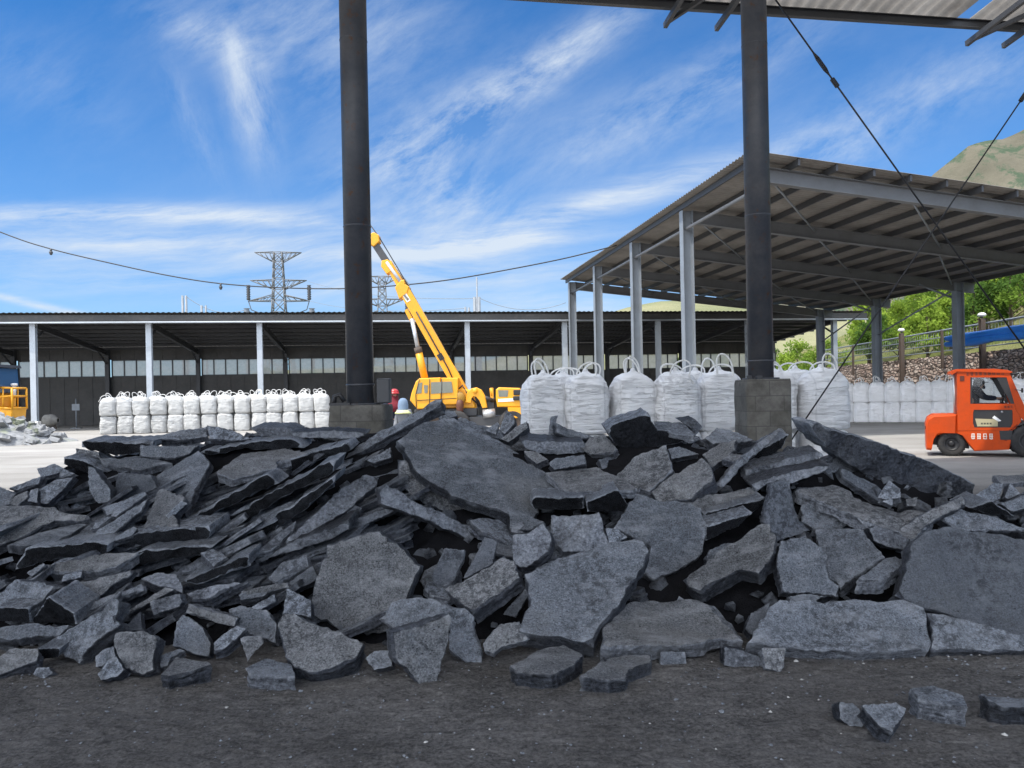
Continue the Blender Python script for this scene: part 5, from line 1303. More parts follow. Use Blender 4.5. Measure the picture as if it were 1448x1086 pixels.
def slab_object(name, c, e1, e2, n, poly2, ext, seed, fine=1.0, rough=1.0, swap=None):
    """a broken plate: outline poly2 in the plane (e1,e2) at c, thickness along ext"""
    rng = random.Random(seed)
    size = max(max(p.x for p in poly2) - min(p.x for p in poly2), max(p.y for p in poly2) - min(p.y for p in poly2))
    st = max(0.011, min(0.045, size / 22)) / fine
    off = Vector((seed * 3.17 % 97, seed * 1.71 % 89, seed * 0.93 % 83))
    out = []
    for a, b in zip(poly2, poly2[1:] + poly2[:1]):
        L = (b - a).length; k = max(1, int(L / st)); nr = Vector((-(b - a).y, (b - a).x)) / max(L, 1e-6)
        for i in range(k):
            p = a.lerp(b, i / k); q = Vector((p.x, p.y, 0)) + off
            am = min(0.016, size * 0.028) * rough
            out.append(p + nr * (noise.noise(q * 4) * am * (0.25 if i else 0.1) + noise.noise(q * 19) * am * 0.42 + noise.noise(q * 43) * am * 0.25 + rng.uniform(-.25, .25) * st))
    N = len(out); ins = []
    xs = [p.x for p in out]; ys = [p.y for p in out]; g = st * 1.7
    y = min(ys) + g * 0.5; row = 0
    while y < max(ys):
        x = min(xs) + (g * 0.5 if row % 2 else 0)
        while x < max(xs):
            p = Vector((x + rng.uniform(-.25, .25) * g, y + rng.uniform(-.25, .25) * g))
            if inside(p, out) and edge_dist(p, out) > st * 0.75: ins.append(p)
            x += g
        y += g * 0.87; row += 1
    # a ragged chipped rim: points a little inside the outline
    rim = []
    for i in range(N):
        a, b = out[i - 1], out[(i + 1) % N]; t2 = b - a
        if t2.length < 1e-6: continue
        nr = Vector((-t2.y, t2.x)).normalized(); p = out[i]; q = Vector((p.x, p.y, 7.7)) + off
        w = (0.006 + 0.034 * max(0.0, noise.noise(q * 6.5)) + 0.012 * max(0.0, noise.noise(q * 31))) * min(1.0, size / 0.4) * (1.0 if not swap else 0.6)
        for c2 in (p + nr * w, p - nr * w):
            if inside(c2, out) and edge_dist(c2, out) > w * 0.7: rim.append(c2); break
    ins = [p for p in ins if all((p - q).length > st * 0.6 for q in rim)] + rim
    pts = out + ins
    rs = delaunay_2d_cdt(pts, [(i, (i + 1) % N) for i in range(N)], [], 1, 1e-7)
    V2, T, ov = rs[0], rs[2], rs[3]
    where = {}
    for i, o in enumerate(ov):
        for s in o: where.setdefault(s, i)
    ring = []
    for i in range(N):
        w = where.get(i)
        if w is not None and (not ring or ring[-1] != w): ring.append(w)
    if ring and ring[0] == ring[-1]: ring.pop()
    border = set(ring); t = ext.length; nd = -ext.normalized()
    amp = min(0.020, t * 0.16, size * 0.03) * rough
    def face_h(p):
        q = Vector((p.x, p.y, 0)) + off
        h = fbm(q * 2.6, 3) * amp * 1.5 + fbm(q * 11, 3) * amp * 0.55
        s = noise.noise(q * 2.1 + Vector((5, 9, 2)))
        if s > 0.16: h -= amp * 1.3 * min(1, (s - 0.16) * 30)      # a flaked-off layer
        if s < -0.36: h -= amp * 1.2 * min(1, (-0.36 - s) * 16)
        return h
    bm = bmesh.new(); top = []; bot = []
    for i, p in enumerate(V2):
        h = face_h(p) - (min(0.016, t * 0.2) * (0.35 + max(0.0, noise.noise(Vector((p.x, p.y, 7.7)) * 6.5 + off * 6.5)) * 2.0) if i in border else 0)
        top.append(bm.verts.new(e1 * p.x + e2 * p.y + n * h))
    for i, p in enumerate(V2):
        q = Vector((p.x, p.y, 3.3)) + off
        bot.append(bm.verts.new(e1 * p.x + e2 * p.y + ext * (1 + 0.22 * noise.noise(q * 2.5)) + n * (fbm(q * 6, 2) * amp * 1.5)))
    def face(vs, mi, sm):
        try:
            f = bm.faces.new(vs); f.material_index = mi; f.smooth = sm
        except ValueError: pass
    for a in T:
        if len(set(a)) == 3:
            near = sum(1 for i in a if i in border); face([top[i] for i in a], 1 if near else 0, not near); face([bot[i] for i in reversed(a)], 0, True)
    K = max(2, min(6, int(t / st * 0.8)))
    rings = [[top[i] for i in ring]]
    cx = sum((V2[i].x for i in ring)) / len(ring); cy = sum((V2[i].y for i in ring)) / len(ring)
    for k in range(1, K):
        rg = []
        for w in ring:
            p = V2[w]; f = k / K; q = Vector((p.x * 9, p.y * 9, f * t * 22)) + off
            d = Vector((p.x - cx, p.y - cy)); d = d / max(d.length, 1e-6)
            j = (noise.noise(q) * 0.017 + noise.noise(q * 2.7) * 0.009 - 0.006) * rough * min(1, t / 0.06) * min(1, size / 0.25)
            f2 = f + 0.25 / K * noise.noise(q * 1.9)
            a = top[w].co.lerp(bot[w].co, f2)
            rg.append(bm.verts.new(a + (e1 * d.x + e2 * d.y) * j))
        rings.append(rg)
    rings.append([bot[i] for i in ring])
    m = len(ring)
    for k in range(K):
        for i in range(m):
            j = (i + 1) % m; face([rings[k][i], rings[k + 1][i], rings[k + 1][j], rings[k][j]], 1, False)
    bmesh.ops.recalc_face_normals(bm, faces=bm.faces)
    for e in bm.edges:
        if len(e.link_faces) == 2 and e.link_faces[0].material_index != e.link_faces[1].material_index: e.smooth = False
    me = bpy.data.meshes.new(name); bm.to_mesh(me); bm.free()
    me.materials.append(M[swap or 'rock']); me.materials.append(M['rock' if swap in ('rock_shade', 'rock_side') else 'rock_pale' if seed % 3 == 0 else 'rock_side'])
    inv = Matrix((e1, e2, n)).to_4x4(); me.transform(inv)
    o = bpy.data.objects.new(name, me); COL.objects.link(o)
    o.matrix_world = Matrix.Translation(c) @ inv.transposed()
    return o

NRM = {'u': (0, -.30, .95), 'ul': (-.2, -.28, .94), 'ur': (.2, -.28, .94), 's': (0, -.60, .80), 'sl': (-.28, -.56, .78), 'sr': (.28, -.56, .78),
       'c': (0, -.84, .54), 'cl': (-.3, -.80, .52), 'cr': (.3, -.80, .52), 'v': (0, -.97, .24), 'vl': (-.35, -.91, .22), 'vr': (.35, -.91, .22),
       'e': (0, -1, -.30), 'el': (-.25, -.96, -.32), 'er': (.25, -.96, -.32)}
REG = {'A': (0, 580), 'B': (0, 790), 'C': (240, 560), 'D': (340, 740), 'E': (540, 560), 'F': (660, 740), 'G': (840, 560), 'H': (960, 740), 'I': (1078, 580), 'J': (1078, 780)}
# region ; normal ; thickness ; nudge in depth ; G = lies on the ground ; outline ; label
SLABS = """
A;e;.40;0;450,173 840,176 840,200 770,240 640,252 545,235 450,206;flat dark slab at the top left end of the heap
A;c;.10;-.06;775,192 960,200 1095,190 1050,238 965,272 860,265 775,256;grey slab with a dark underside beside the flat top left slab
A;s;.08;.04;545,255 770,255 950,285 770,330 560,292;wedge of grey slab under the flat top left slab
A;c;.10;.02;415,203 545,230 560,290 420,264;small grey block under the left end of the flat top slab
A;e;.35;0;350,262 470,280 590,345 480,348 350,300;short dark slab poking out left below the top slabs
A;cl;.06;.02;200,325 290,290 330,310 405,348 230,395;small dark curled slab on the left slope skyline
A;cl;.07;.02;40,430 230,365 215,405 90,455;thin dark slab lying on the far left skyline
A;c;.08;-.02;215,440 300,385 415,365 350,440 260,520 213,512;pale faced slab leaning below the curled slab on the left
A;c;.07;-.02;40,515 90,470 150,445 155,480 90,532;small pointed grey stone at the far left above the big pale slab
A;c;.07;-.03;150,500 165,440 210,430 205,517;small upright grey stone beside the pointed one at the far left
A;v;.09;-.06;485,310 520,318 612,440 615,512 540,517 490,452;upright pointed dark slab standing on the left slope
A;v;.08;.05;625,480 650,345 840,358 862,430 720,492;dim upright slab behind the pointed one on the left
A;sl;.07;.02;835,380 1100,220 1160,280 1060,470 1020,585 960,452 870,442;large pale slab propped diagonally below the top left slabs
A;sl;.09;-.08;780,665 805,600 870,430 900,424 1030,480 960,560 990,642 930,662;pale broken slab lying on the diagonal pale slab
A;vr;.10;-.14;918,580 1005,500 1036,516 938,608;small black block on the broken pale slab
A;s;.06;-.05;556,535 800,443 815,462 640,587 590,582;flat grey slab right of the upright pointed slab
A;c;.07;-.08;490,720 560,650 820,488 790,552 620,692 560,722;long grey slab leaning up to the right under the flat grey one
A;c;.06;-.02;500,662 545,605 620,588 540,652;small greenish grey slab left of the long leaning grey one
A;s;.08;-.03;-120,560 0,525 160,522 310,530 330,560 480,572 500,590 420,612 300,608 230,630 120,690 0,742 -120,790;big pale slab at the left edge of the heap
A;u;.07;0;40,745 200,682 430,630 490,632 400,682 270,747 200,747 100,757;flat grey slab just below the big pale left slab
A;e;.45;-.02;80,882 130,778 170,765 570,725 605,742 600,792 500,802 250,842;long black edged slab low on the left slope
A;e;.45;0;610,722 760,680 1160,640 1162,700 1090,742 640,777;long black edged slab right of the other long one on the left
A;s;.06;-.08;610,707 740,643 762,655 730,692 620,727;small pale slab on the end of the long black edged slab
A;s;.10;.00;250,852 580,790 790,775 640,868 560,888 270,902;long grey slab under the black edged slabs on the left
A;e;.40;.04;640,868 780,777 1190,750 1130,802 600,890;dark slab end running right from the long grey left slab
A;c;.06;-.05;335,952 350,910 450,888 452,922;small pale chip low on the left slope
A;c;.06;-.05;145,897 235,845 252,852 172,922;narrow pale chip near the left edge
B;v;.09;-.06;-60,215 0,180 70,113 200,123 325,160 270,202 215,277 0,262 -60,262;broad grey slab with curved top at the left edge
B;c;.08;0;315,155 740,60 722,87 620,152 560,202 370,252 308,198;long dark slab beside the curved left edge slab
B;e;.35;-.03;-40,275 25,268 160,275 170,356 20,348 -40,348;dark block under the curved slab at the left edge
B;el;.30;-.06;165,352 265,208 405,302 425,362 200,364;dark wedge shaped block right of the left edge block
B;s;.07;-.05;-60,380 0,375 170,358 400,370 330,422 60,447 -60,447;flat grey slab in front of the dark wedge at the left edge
B;c;.07;-.02;418,292 470,258 620,190 780,133 787,167 650,227 430,322;long thin slab leaning up to the right, low on the left
B;c;.07;-.02;680,297 760,248 910,153 962,166 850,227 690,312;second thin leaning slab, right of the long thin one
B;s;.08;.00;780,110 870,75 975,88 1012,150 1015,200 950,165 870,150;grey slab above the bright small block on the left
B;v;.10;-.10;823,240 840,233 992,193 1006,240 990,267 845,312;bright small oblong block on the left slope
B;s;.08;-.02;1028,180 1160,138 1372,113 1280,157 1160,222 1060,217;flat grey slab right of the bright small block
B;s;.07;-.02;1318,197 1460,150 1500,160 1460,205 1330,227;small pale slab under the stacked dark slabs
B;v;.12;-.10;1023,300 1045,248 1120,268 1320,328 1296,380 1105,329;oblong block with a pale end lying on a small slab at the left toe
B;cl;.10;-.14;303,440 430,358 560,278 630,213 662,235 622,330 652,360 540,452 490,502 430,577 340,527;large pointed slab leaning at the left toe
B;c;.07;-.02;543,462 645,333 662,360 640,432 590,482 560,477;dark stone tucked behind the pointed left toe slab
B;c;.09;-.14;528,540 560,508 632,478 637,540 560,597 526,597;small dark stone at the foot of the pointed slab
B;c;.10;-.2;538,642 600,558 640,538 692,612 650,652 560,672;rounded dark stone on the ground left of the round slab
B;c;.09;-.22;640,410 700,398 800,398 882,433 848,550 852,612 790,647 690,612 650,557 623,452;round shield shaped slab standing at the left toe
B;s;.06;-.08;848,547 990,498 1022,505 940,552 930,592 858,602;thin flat stone right of the shield shaped slab
B;c;.10;-.08;953,482 975,348 1010,308 1060,328 1120,378 1167,470 1152,542 1050,522;upright grey slab between the shield slab and the stacked slabs
B;s;.08;-.10;1178,462 1230,413 1310,373 1372,388 1250,492 1180,512;short grey bar slanting up to the right at the left toe
D;c;.09;-.02;0,450 150,478 205,560 190,662 20,602 -40,570 -70,470;grey slab behind the left toe bars
B;u;.10;G;885,640 970,545 1150,572 1170,590 1010,630 930,650;pale lone block on the ground before the left end of the heap
B;s;.08;-.12;-60,570 0,540 60,493 212,498 207,562 60,622 -60,660;rough grey slab on the ground at the left edge
B;e;.25;-.04;212,500 330,498 322,547 212,557;dark block behind the rough left edge slab
B;c;.05;G;178,637 205,603 270,598 302,632 240,668;small pale chip on the ground at the far left
B;c;.06;0;680,392 775,288 787,397 700,402;dim triangular stone behind the shield slab
D;vr;.07;-.12;0,640 20,628 120,623 132,662 70,722 40,767;small black hooked stone at the toe
C;s;.07;0;0,200 205,163 212,217 60,242 -60,240 -60,210;thin grey slab lying on the crest at the left
C;c;.08;-.03;205,163 330,178 452,235 330,247 218,242;pale ridged slab on the crest left of the first plinth
C;e;.40;.04;440,178 640,176 690,197 690,230 500,227;dark slab on the crest behind the pale ridged one
C;v;.20;.00;665,196 930,190 1092,200 1080,227 920,237 690,227;long pale edged slab on the crest before the left plinth
C;e;.45;.00;165,310 420,263 580,243 700,243 742,285 590,302 420,292 220,332;dark slab with a thin lit top below the crest
C;u;.09;-.06;258,420 400,318 640,290 800,318 600,362 590,402 450,427 330,452;rough topped pale slab above the leaning stack
C;e;.35;-.03;590,420 600,370 830,300 985,263 1002,300 830,360 615,477;dark slab edge behind the leaning stack
C;sl;.09;-.12;950,350 990,315 1120,220 1230,150 1440,38 1500,8 1505,60 1448,78 1395,118 1250,188 1060,312;long slab leaning up to the right in front of the left plinth
C;e;.30;-.02;58,702 540,433 602,485 325,615 130,717 63,730;topmost black slab of the leaning stack
C;e;.35;-.05;213,772 250,718 480,578 780,418 820,378 917,358 907,422 560,602 300,792 258,837;second black slab of the leaning stack
C;e;.35;-.08;330,832 380,788 600,648 757,553 912,438 907,482 720,652 350,882;third black slab of the leaning stack
C;s;.05;-.14;733,537 820,483 907,438 907,477 770,547;small pale sliver resting on the leaning stack
C;cr;.12;-.16;643,792 700,743 940,508 1090,428 1152,448 1152,492 960,642 720,802 650,817;long pale textured bar leaning against the black stack
C;e;.35;-.04;468,922 700,798 830,755 990,690 1000,740 800,832 640,872 480,934;dark slab below the pale textured bar
C;s;.06;-.02;478,862 560,788 700,688 682,742 560,852;dim slab in the shadow left of the pale bar
C;v;.10;-.02;903,732 1010,683 1230,598 1242,642 1050,722 910,757;dim long bar right of the pale textured bar
C;vr;.12;-.10;1153,502 1200,488 1320,560 1448,620 1700,730 1722,770 1692,806 1470,710 1290,640 1170,592;long curved slab with a bright edge running down under the great slab
C;c;.06;-.06;978,642 1010,598 1062,618 1030,662;small pale stone above the dim long bar
C;c;.08;-.02;1090,357 1222,283 1227,340 1130,372;small bluish stone beside the long leaning slab
C;v;.30;-.04;78,1022 430,878 442,932 150,1045;rough edged slab low in the left middle
C;c;.08;-.04;545,1002 620,918 760,878 772,942 590,1032;dim angular stone left of the hexagonal slab
A;u;.06;-.06;1110,790 1180,765 1265,810 1180,865;small pale plate lying under the leaning stack
D;v;.14;-.10;470,120 680,55 770,45 862,110 992,235 970,322 940,402 832,592 700,622 520,572 388,520 400,370 440,240;big brownish hexagonal slab standing in the middle of the heap
D;c;.12;-.16;768,520 830,438 920,408 1080,418 1262,478 1290,520 1302,620 1347,690 1332,777 1220,752 1160,692 1150,562 860,587;wide dark slab leaning behind the triangular one
D;vr;.11;-.34;828,595 1000,550 1150,503 1167,520 1157,652 1130,742 1080,912 1030,922 960,862 920,802 848,762;pale triangular slab standing on its point at the toe
D;s;.15;-.30;198,560 235,503 300,498 500,588 682,652 640,740 520,800 400,830 300,790 245,722;large rough boulder slab left of the hexagonal slab
D;u;.11;G;28,802 60,785 140,748 282,768 302,830 180,835 45,832;pale block on the ground in front of the boulder slab
D;c;.09;-.2;688,747 740,708 832,698 842,792 740,812;small dark stone between boulder slab and triangular slab
D;c;.08;-.04;232,502 255,353 392,428 392,522 300,502;dark pointed stone left of the hexagonal slab
D;c;.07;-.02;0,372 260,323 267,350 60,412 0,417;flat pale topped stone left of the dark pointed stone
D;c;.07;-.08;40,472 190,388 197,430 110,482;small pale stone under the flat pale topped one
D;c;.07;.00;263,332 400,228 432,300 390,332 280,382;dim stone between the stack and the hexagonal slab
D;v;.08;.06;1058,282 1130,138 1237,148 1232,202 1180,322 1110,382 1070,342;dim leaning slab in the gap right of the hexagonal slab
D;c;.08;.00;1233,302 1350,78 1422,93 1402,222 1250,302;narrow upright slab beside the dim leaning one
F;sl;.13;-.14;-135,355 10,300 100,245 200,173 262,208 295,302 100,442 30,492 -60,425;thick tilted slab with a notched edge left of the great pale slab
F;c;.09;-.14;88,662 180,558 290,543 352,642 200,682 150,722 98,702;rough dark stone at the toe left of the great pale slab
F;v;.07;.00;200,502 330,348 345,402 270,522;dim striped stone beside the great pale slab
E;sr;.10;-.05;80,240 230,150 330,130 480,200 640,270 860,390 1000,480 1012,542 850,592 872,640 790,762 720,742 700,660 560,602 390,540 200,412 130,302;great broad slab sloping down to the right at the crest
E;sr;.07;.12;330,130 400,118 540,190 740,298 905,420 1010,520 870,420 640,285 480,210;thin slab showing behind the upper edge of the great sloping slab
E;v;.10;.10;85,352 130,348 220,420 380,520 512,652 500,692 330,642 170,562 88,482;dark slab propping the great sloping slab
E;cl;.12;-.14;718,770 810,758 900,698 942,790 922,862 800,947 720,932;striated pale block under the lower end of the great sloping slab
E;c;.10;-.02;938,652 1170,650 1202,638 1262,830 1250,862 1000,862 940,762;rough squarish slab right of the striated block
E;e;.30;-.06;828,577 850,558 1122,563 1122,632 850,628 823,602;dark oblong block at the end of the great sloping slab
E;er;.30;-.04;1133,592 1310,518 1362,602 1340,642 1138,642;dark tilted block right of the dark oblong block
E;u;.06;.00;905,420 1190,393 1332,460 1422,515 1400,524 1010,524 920,442;flat pale slab lying below the bags in the middle
E;c;.10;-.04;918,370 960,338 1122,318 1134,380 950,407;pale lumpy stone above the flat pale slab
E;e;.40;.06;760,245 1120,255 1132,312 900,332 790,292;dark slab with a pale rim in front of the first large bag
E;cr;.04;.10;925,230 940,110 977,103 942,232;thin splinter standing upright before the large bags
E;cr;.08;.06;958,140 1050,180 1182,225 1100,242 960,202;pale bar sloping down right from the splinter
E;cl;.09;.02;650,240 740,168 802,138 807,177 700,257;short pale bar below the crane's front
E;c;.06;.12;570,190 640,138 652,152 630,212;small dark stone left of the short pale bar
E;cl;.07;.10;650,185 690,73 732,110 737,152 680,212;grey pointed stone behind the short pale bar
E;c;.07;.16;310,112 340,78 400,83 422,110 330,137;round topped stone behind the head of the great sloping slab
E;cl;.12;.00;1098,290 1150,228 1232,213 1302,290 1280,312 1150,322;dark rough stone at the foot of the second large bag
E;s;.07;.00;785,302 860,308 922,350 860,377 800,332;small flat stone beside the upper right edge of the great sloping slab
G;el;.40;.04;70,190 120,150 295,93 332,160 352,190 470,205 560,215 440,272 280,287 160,302 105,252;large dark curved slab on the crest before the third bag
G;u;.06;-.04;330,140 480,143 552,190 552,212 440,202 350,182;pale flake lying on the large dark curved slab
G;er;.25;.02;480,140 560,128 602,170 560,232 540,182;small dark block right of the pale flake
G;s;.08;.00;608,232 680,168 760,183 902,240 790,252 660,267;pale broken slab on the crest left of the right plinth
G;sl;.13;-.04;108,442 230,328 395,268 415,330 435,395 300,522 250,502 240,524;pale thick slab tilted up to the left below the third bag
G;sl;.14;-.10;308,533 500,388 590,328 642,368 662,460 540,562 350,577;thick pale slab with rough end right of the pale thick one
G;sl;.08;.00;598,322 700,258 792,228 782,292 650,402;grey slab behind the thick rough ended slab
G;cr;.10;-.06;688,482 800,348 900,268 1040,173 1072,200 940,282 830,382 720,502;long narrow bar leaning up to the right before the plinth
G;el;.30;.02;818,382 940,285 1077,213 1042,292 880,382;dark slab under the long narrow bar
G;u;.06;-.02;708,347 760,318 842,328 770,367;small flat stone between the bars before the plinth
G;v;.25;-.02;843,407 1000,368 1250,298 1280,330 1090,412 850,467;upper of two pale bars below the right plinth
G;v;.25;-.06;868,482 1100,418 1312,373 1317,402 1100,482 960,492 900,532;lower of two pale bars below the right plinth
G;vr;.06;-.14;943,692 975,540 985,478 1040,458 1092,478 1112,602 1142,682 1205,745 1020,802;smooth dark slab standing upright like a fin
G;c;.13;.02;108,722 240,528 360,568 480,578 592,618 622,720 602,872 460,962 330,1022 270,962 310,832 200,772;large rounded slab behind the great pale slab
G;c;.10;.02;478,582 640,538 880,508 892,552 750,602 600,642;long grey slab right of the large rounded slab
G;e;.35;.00;598,652 800,600 950,563 952,592 880,642 660,692;dark slab under the long grey slab
G;e;.30;-.02;618,722 880,648 802,722 620,802;dark gap filling slab above the rough ended flat slab
G;c;.07;.00;408,290 470,273 582,320 430,347;small pale stone right of the tilted thick slab
F;s;.13;-.28;320,270 500,175 700,130 960,78 1022,150 942,290 862,422 722,582 702,667 590,652 480,622 283,607 350,412;great pale slab lying face up in the lower middle
F;u;.10;-.10;745,692 760,580 900,438 1240,418 1342,450 1450,560 1532,637 1370,627 1290,667 1000,682;flat slab right of the great pale slab at the toe
F;u;.10;G;235,790 400,700 545,670 645,725 600,790 470,845 350,838 260,820;pale rough block on the ground before the great pale slab
F;u;.09;G;618,850 720,780 800,720 1020,715 1028,752 900,805 880,860 780,872 640,860;grey plate on the ground right of the pale rough block
F;v;.12;G;1070,710 1210,710 1217,785 1073,787;small square block on the ground below the flat toe slab
F;c;.06;.00;768,22 790,130 892,75 832,28;small triangular stone behind the great pale slab
H;sl;.15;-.14;18,302 240,130 460,0 502,8 542,90 502,202 440,267 330,242 105,372 50,342;large pale rough ended slab leaning in the right middle
H;sl;.12;-.02;750,25 1000,28 1072,90 1137,175 1000,272 890,350 820,300 770,125;thick slab under the smaller pale slab on the right
H;c;.09;-.12;538,222 560,100 700,58 775,120 822,180 832,290 892,340 887,402 800,392 570,382;pale slab with a torn corner resting on the thick right slab
H;c;.09;-.06;600,402 720,388 822,400 710,462 620,442;small stone pinched under the pale torn slab
H;u;.10;-.06;978,322 1140,188 1272,172 1267,202 1120,322 1000,324;flat grey wedge between the pale torn slab and the big right slab
H;c;.09;.00;368,582 400,498 512,428 470,562 400,622;dim stone in the gap at the right middle
J;c;.11;-.12;745,240 790,100 810,-30 870,-88 1000,-143 1240,-105 1560,-50 1560,480 1350,452 1200,402 890,312;huge dark smooth slab leaning at the right edge
H;s;.12;-.16;378,655 500,460 560,428 800,428 1180,418 1352,470 1382,560 1402,642 1392,692 1260,702 1000,712 700,692;wide flat pale slab at the right toe
J;s;.10;-.10;940,550 930,382 900,338 1100,368 1300,418 1560,478 1560,560 1200,552;flat slab under the huge right slab
H;v;.10;G;250,682 350,700 450,740 472,792 300,802 250,787;bright chipped stone at the toe left of the wide flat slab
H;c;.10;G;458,690 592,688 582,792 560,822 480,802;small squarish stone against the wide flat slab
J;c;.10;G;420,832 500,838 582,920 552,972 480,967 430,922;small dark faced stone on the ground at lower right
J;s;.10;G;545,842 740,828 802,870 770,932 720,1002 640,962;pale pointed stone beside the small dark one at lower right
J;u;.12;G;810,755 940,738 1112,788 1135,850 970,830 860,808;larger block on the ground at lower right
J;u;.11;G;1193,792 1330,795 1560,800 1560,850 1340,852 1260,832;block cut off by the right edge of the photo
I;e;.45;.10;265,80 310,68 420,118 640,178 900,278 1140,383 1177,410 1167,512 1140,532 1000,502 760,442 560,352 400,232 330,182;massive rough black slab like a log on the right skyline
I;u;.10;.02;185,440 390,408 620,498 800,540 960,575 830,692 640,645 440,555 300,505;broad brownish slab under the massive black one
I;c;.10;-.12;768,652 900,558 1110,463 1142,490 1132,527 960,612 800,707;grey bar leaning on the broad brownish slab
I;c;.10;.02;990,602 1080,538 1250,578 1442,640 1560,660 1560,700 1400,682 1080,662;pale slab above the huge right slab
I;cl;.10;-.06;640,482 700,383 762,430 767,482 700,497;small pointed stone under the massive black slab
I;c;.06;-.04;795,492 860,478 852,532 800,532;tiny pale stone right of the small pointed stone
I;c;.05;-.06;660,502 722,488 722,532;tiny pale chip in front of the small pointed stone
I;c;.10;.00;1168,482 1290,398 1342,398 1322,492 1240,512;pale stone right of the end of the massive black slab
I;c;.09;.00;1338,482 1370,398 1432,460 1362,492;small crumpled stone near the right edge
I;c;.09;-.04;1318,512 1450,455 1560,440 1560,520 1390,562;pale slab near the right edge below the crumpled stone
I;u;.06;.10;1275,352 1448,348 1560,350 1560,385 1330,402;thin flat slab on the skyline at the right edge
I;e;.30;.02;1150,542 1270,503 1402,592 1240,574;dark block right of the grey leaning bar
I;v;.10;-.06;588,652 640,638 822,715 792,772 700,762 618,722;crumbly edge stone between the brownish slab and the torn slab
"""
def bad_poly(P):
    a = 0
    for p, q in zip(P, P[1:] + P[:1]): a += p.x * q.y - q.x * p.y
    return a
def heap():
    # crushed core the slabs lie on
    def core(u, v):
        x = -11 + 22 * u; y = 4.3 + 7.2 * v
        z = heap_z(x, y)
        side = max(0.0, abs(x) - 8.5) * 0.4
        return (x, y, max(-0.06, z - (0.24 if y < 6.6 else 0.12) - side + 0.09 * fbm((x * 3, y * 3, 1), 4) + 0.05 * fbm((x * 11, y * 11, 4), 3)))
    o = MB().grid(core, 260, 90, smooth=False).build('crushed_rock', M['core_shade']); tag(o, 'crushed rock inside the slab heap, coloured black as shade in the gaps', 'crushed rock', kind='stuff')
    for i, line in enumerate(x for x in SLABS.strip().split('\n') if x.strip()):
        reg, nk, th, dy, pts, label = line.split(';')
        ox, oy = REG[reg]
        px = [tuple(float(q) for q in p.split(',')) for p in pts.split()]
        px = [(ox + a / 3.9135, oy + b / 3.9135) for a, b in px]
        t = float(th); n = Vector(NRM[nk]).normalized()
        rng = random.Random(i * 7 + 3)
        n = (n + Vector((rng.uniform(-.07, .07), 0, rng.uniform(-.05, .05)))).normalized()
        cx, cy = sum(p[0] for p in px) / len(px), sum(p[1] for p in px) / len(px)
        d = ray(cx, cy)
        if dy == 'G':
            if nk in ('u', 's'):
                zc = t * 0.92 + (0.03 if nk == 's' else 0)
            else: zc = None
            if zc is None:
                low = max(p[1] for p in px); dl = ray(cx, low); Y = EYE / -dl.z + 0.02
            else: Y = (EYE - zc) / -d.z
            if nk == 'u': n = Vector((rng.uniform(-.04, .04), -.10, .99)).normalized()
        else: Y = heap_Y(d) + float(dy)
        P0 = Vector((0, 0, EYE)) + d * Y
        W = []
        for p in px:
            r = ray(*p); den = n.dot(r); s = n.dot(P0 - Vector((0, 0, EYE))) / den
            s = max(Y * 0.82, min(Y * 1.25, s)); W.append(Vector((0, 0, EYE)) + r * s)
        c = sum(W, Vector()) / len(W)
        e1 = Vector((1, 0, 0)); e1 = (e1 - n * e1.dot(n)).normalized(); e2 = n.cross(e1)
        P2 = [Vector(((w - c).dot(e1), (w - c).dot(e2))) for w in W]
        if nk[0] == 'e': ext = Vector((0.0, 0.97, 0.10)).normalized() * t
        elif nk[0] == 'v' and t > 0.19: ext = Vector((0.0, 0.97, 0.12)).normalized() * t
        else: ext = -n * t
        name = 'stone_slab' if max(p.x for p in P2) - min(p.x for p in P2) > 0.35 else 'broken_stone'
        o = slab_object(name, c, e1, e2, n, P2, ext, i + 1, 1.0, 1.7 if 'massive' in label else (0.45 if nk[0] == 'e' else 0.9), ('rock_side' if 'massive' in label else 'rock_pale' if 'pale' in label or 'long slab' in label else 'rock_shade') if nk[0] == 'e' or (nk[0] == 'v' and t > 0.19) else ('rock_pale' if any(w in label for w in ('bright', 'striated', 'textured', 'crumbly')) else 'rock_rough' if any(w in label for w in ('brownish', 'rough', 'squarish')) else 'rock_smooth' if 'smooth' in label or 'dim ' in label else ('rock', 'rock', 'rock', 'rock_rough', 'rock')[i % 5]))
        tag(o, label, 'slab' if name == 'stone_slab' else 'stone', 'broken slate slabs in the heap' if dy != 'G' else 'stones lying loose before the heap')
    # broken fragments wedged all through the gaps
    rng = random.Random(404); mb = MB()
    for _ in range(1500):
        x = rng.uniform(-6.2, 6.2); y = rng.uniform(4.62, 8.6); z = heap_z(x, y)
        if z < 0.03 or abs(x) > 0.74 * y: continue
        s = rng.uniform(0.025, 0.085); rot = Matrix.Rotation(rng.uniform(0, 6.28), 3, 'Z') @ Matrix.Rotation(rng.uniform(-1.2, 1.2), 3, 'X')
        sc = Vector((rng.uniform(.8, 1.5), rng.uniform(.6, 1.1), rng.uniform(.25, .7)))
        n = rng.randint(4, 6); base = [(math.cos(a), math.sin(a)) for a in [j * 2 * math.pi / n + rng.uniform(-.35, .35) for j in range(n)]]
        c = Vector((x, y + 0.17, z - 0.13 + rng.uniform(-.03, .03)))
        up = [Vector((p * sc.x * rng.uniform(.7, 1), q * sc.y * rng.uniform(.7, 1), sc.z * rng.uniform(.7, 1.1))) for p, q in base]; lo = [Vector((p * sc.x, q * sc.y, -sc.z * rng.uniform(.5, 1))) for p, q in base]
        mb.add([c + rot @ (v * s) for v in up + lo], [[i, (i + 1) % n, n + (i + 1) % n, n + i] for i in range(n)] + [list(range(n))[::-1], [n + i for i in range(n)]])
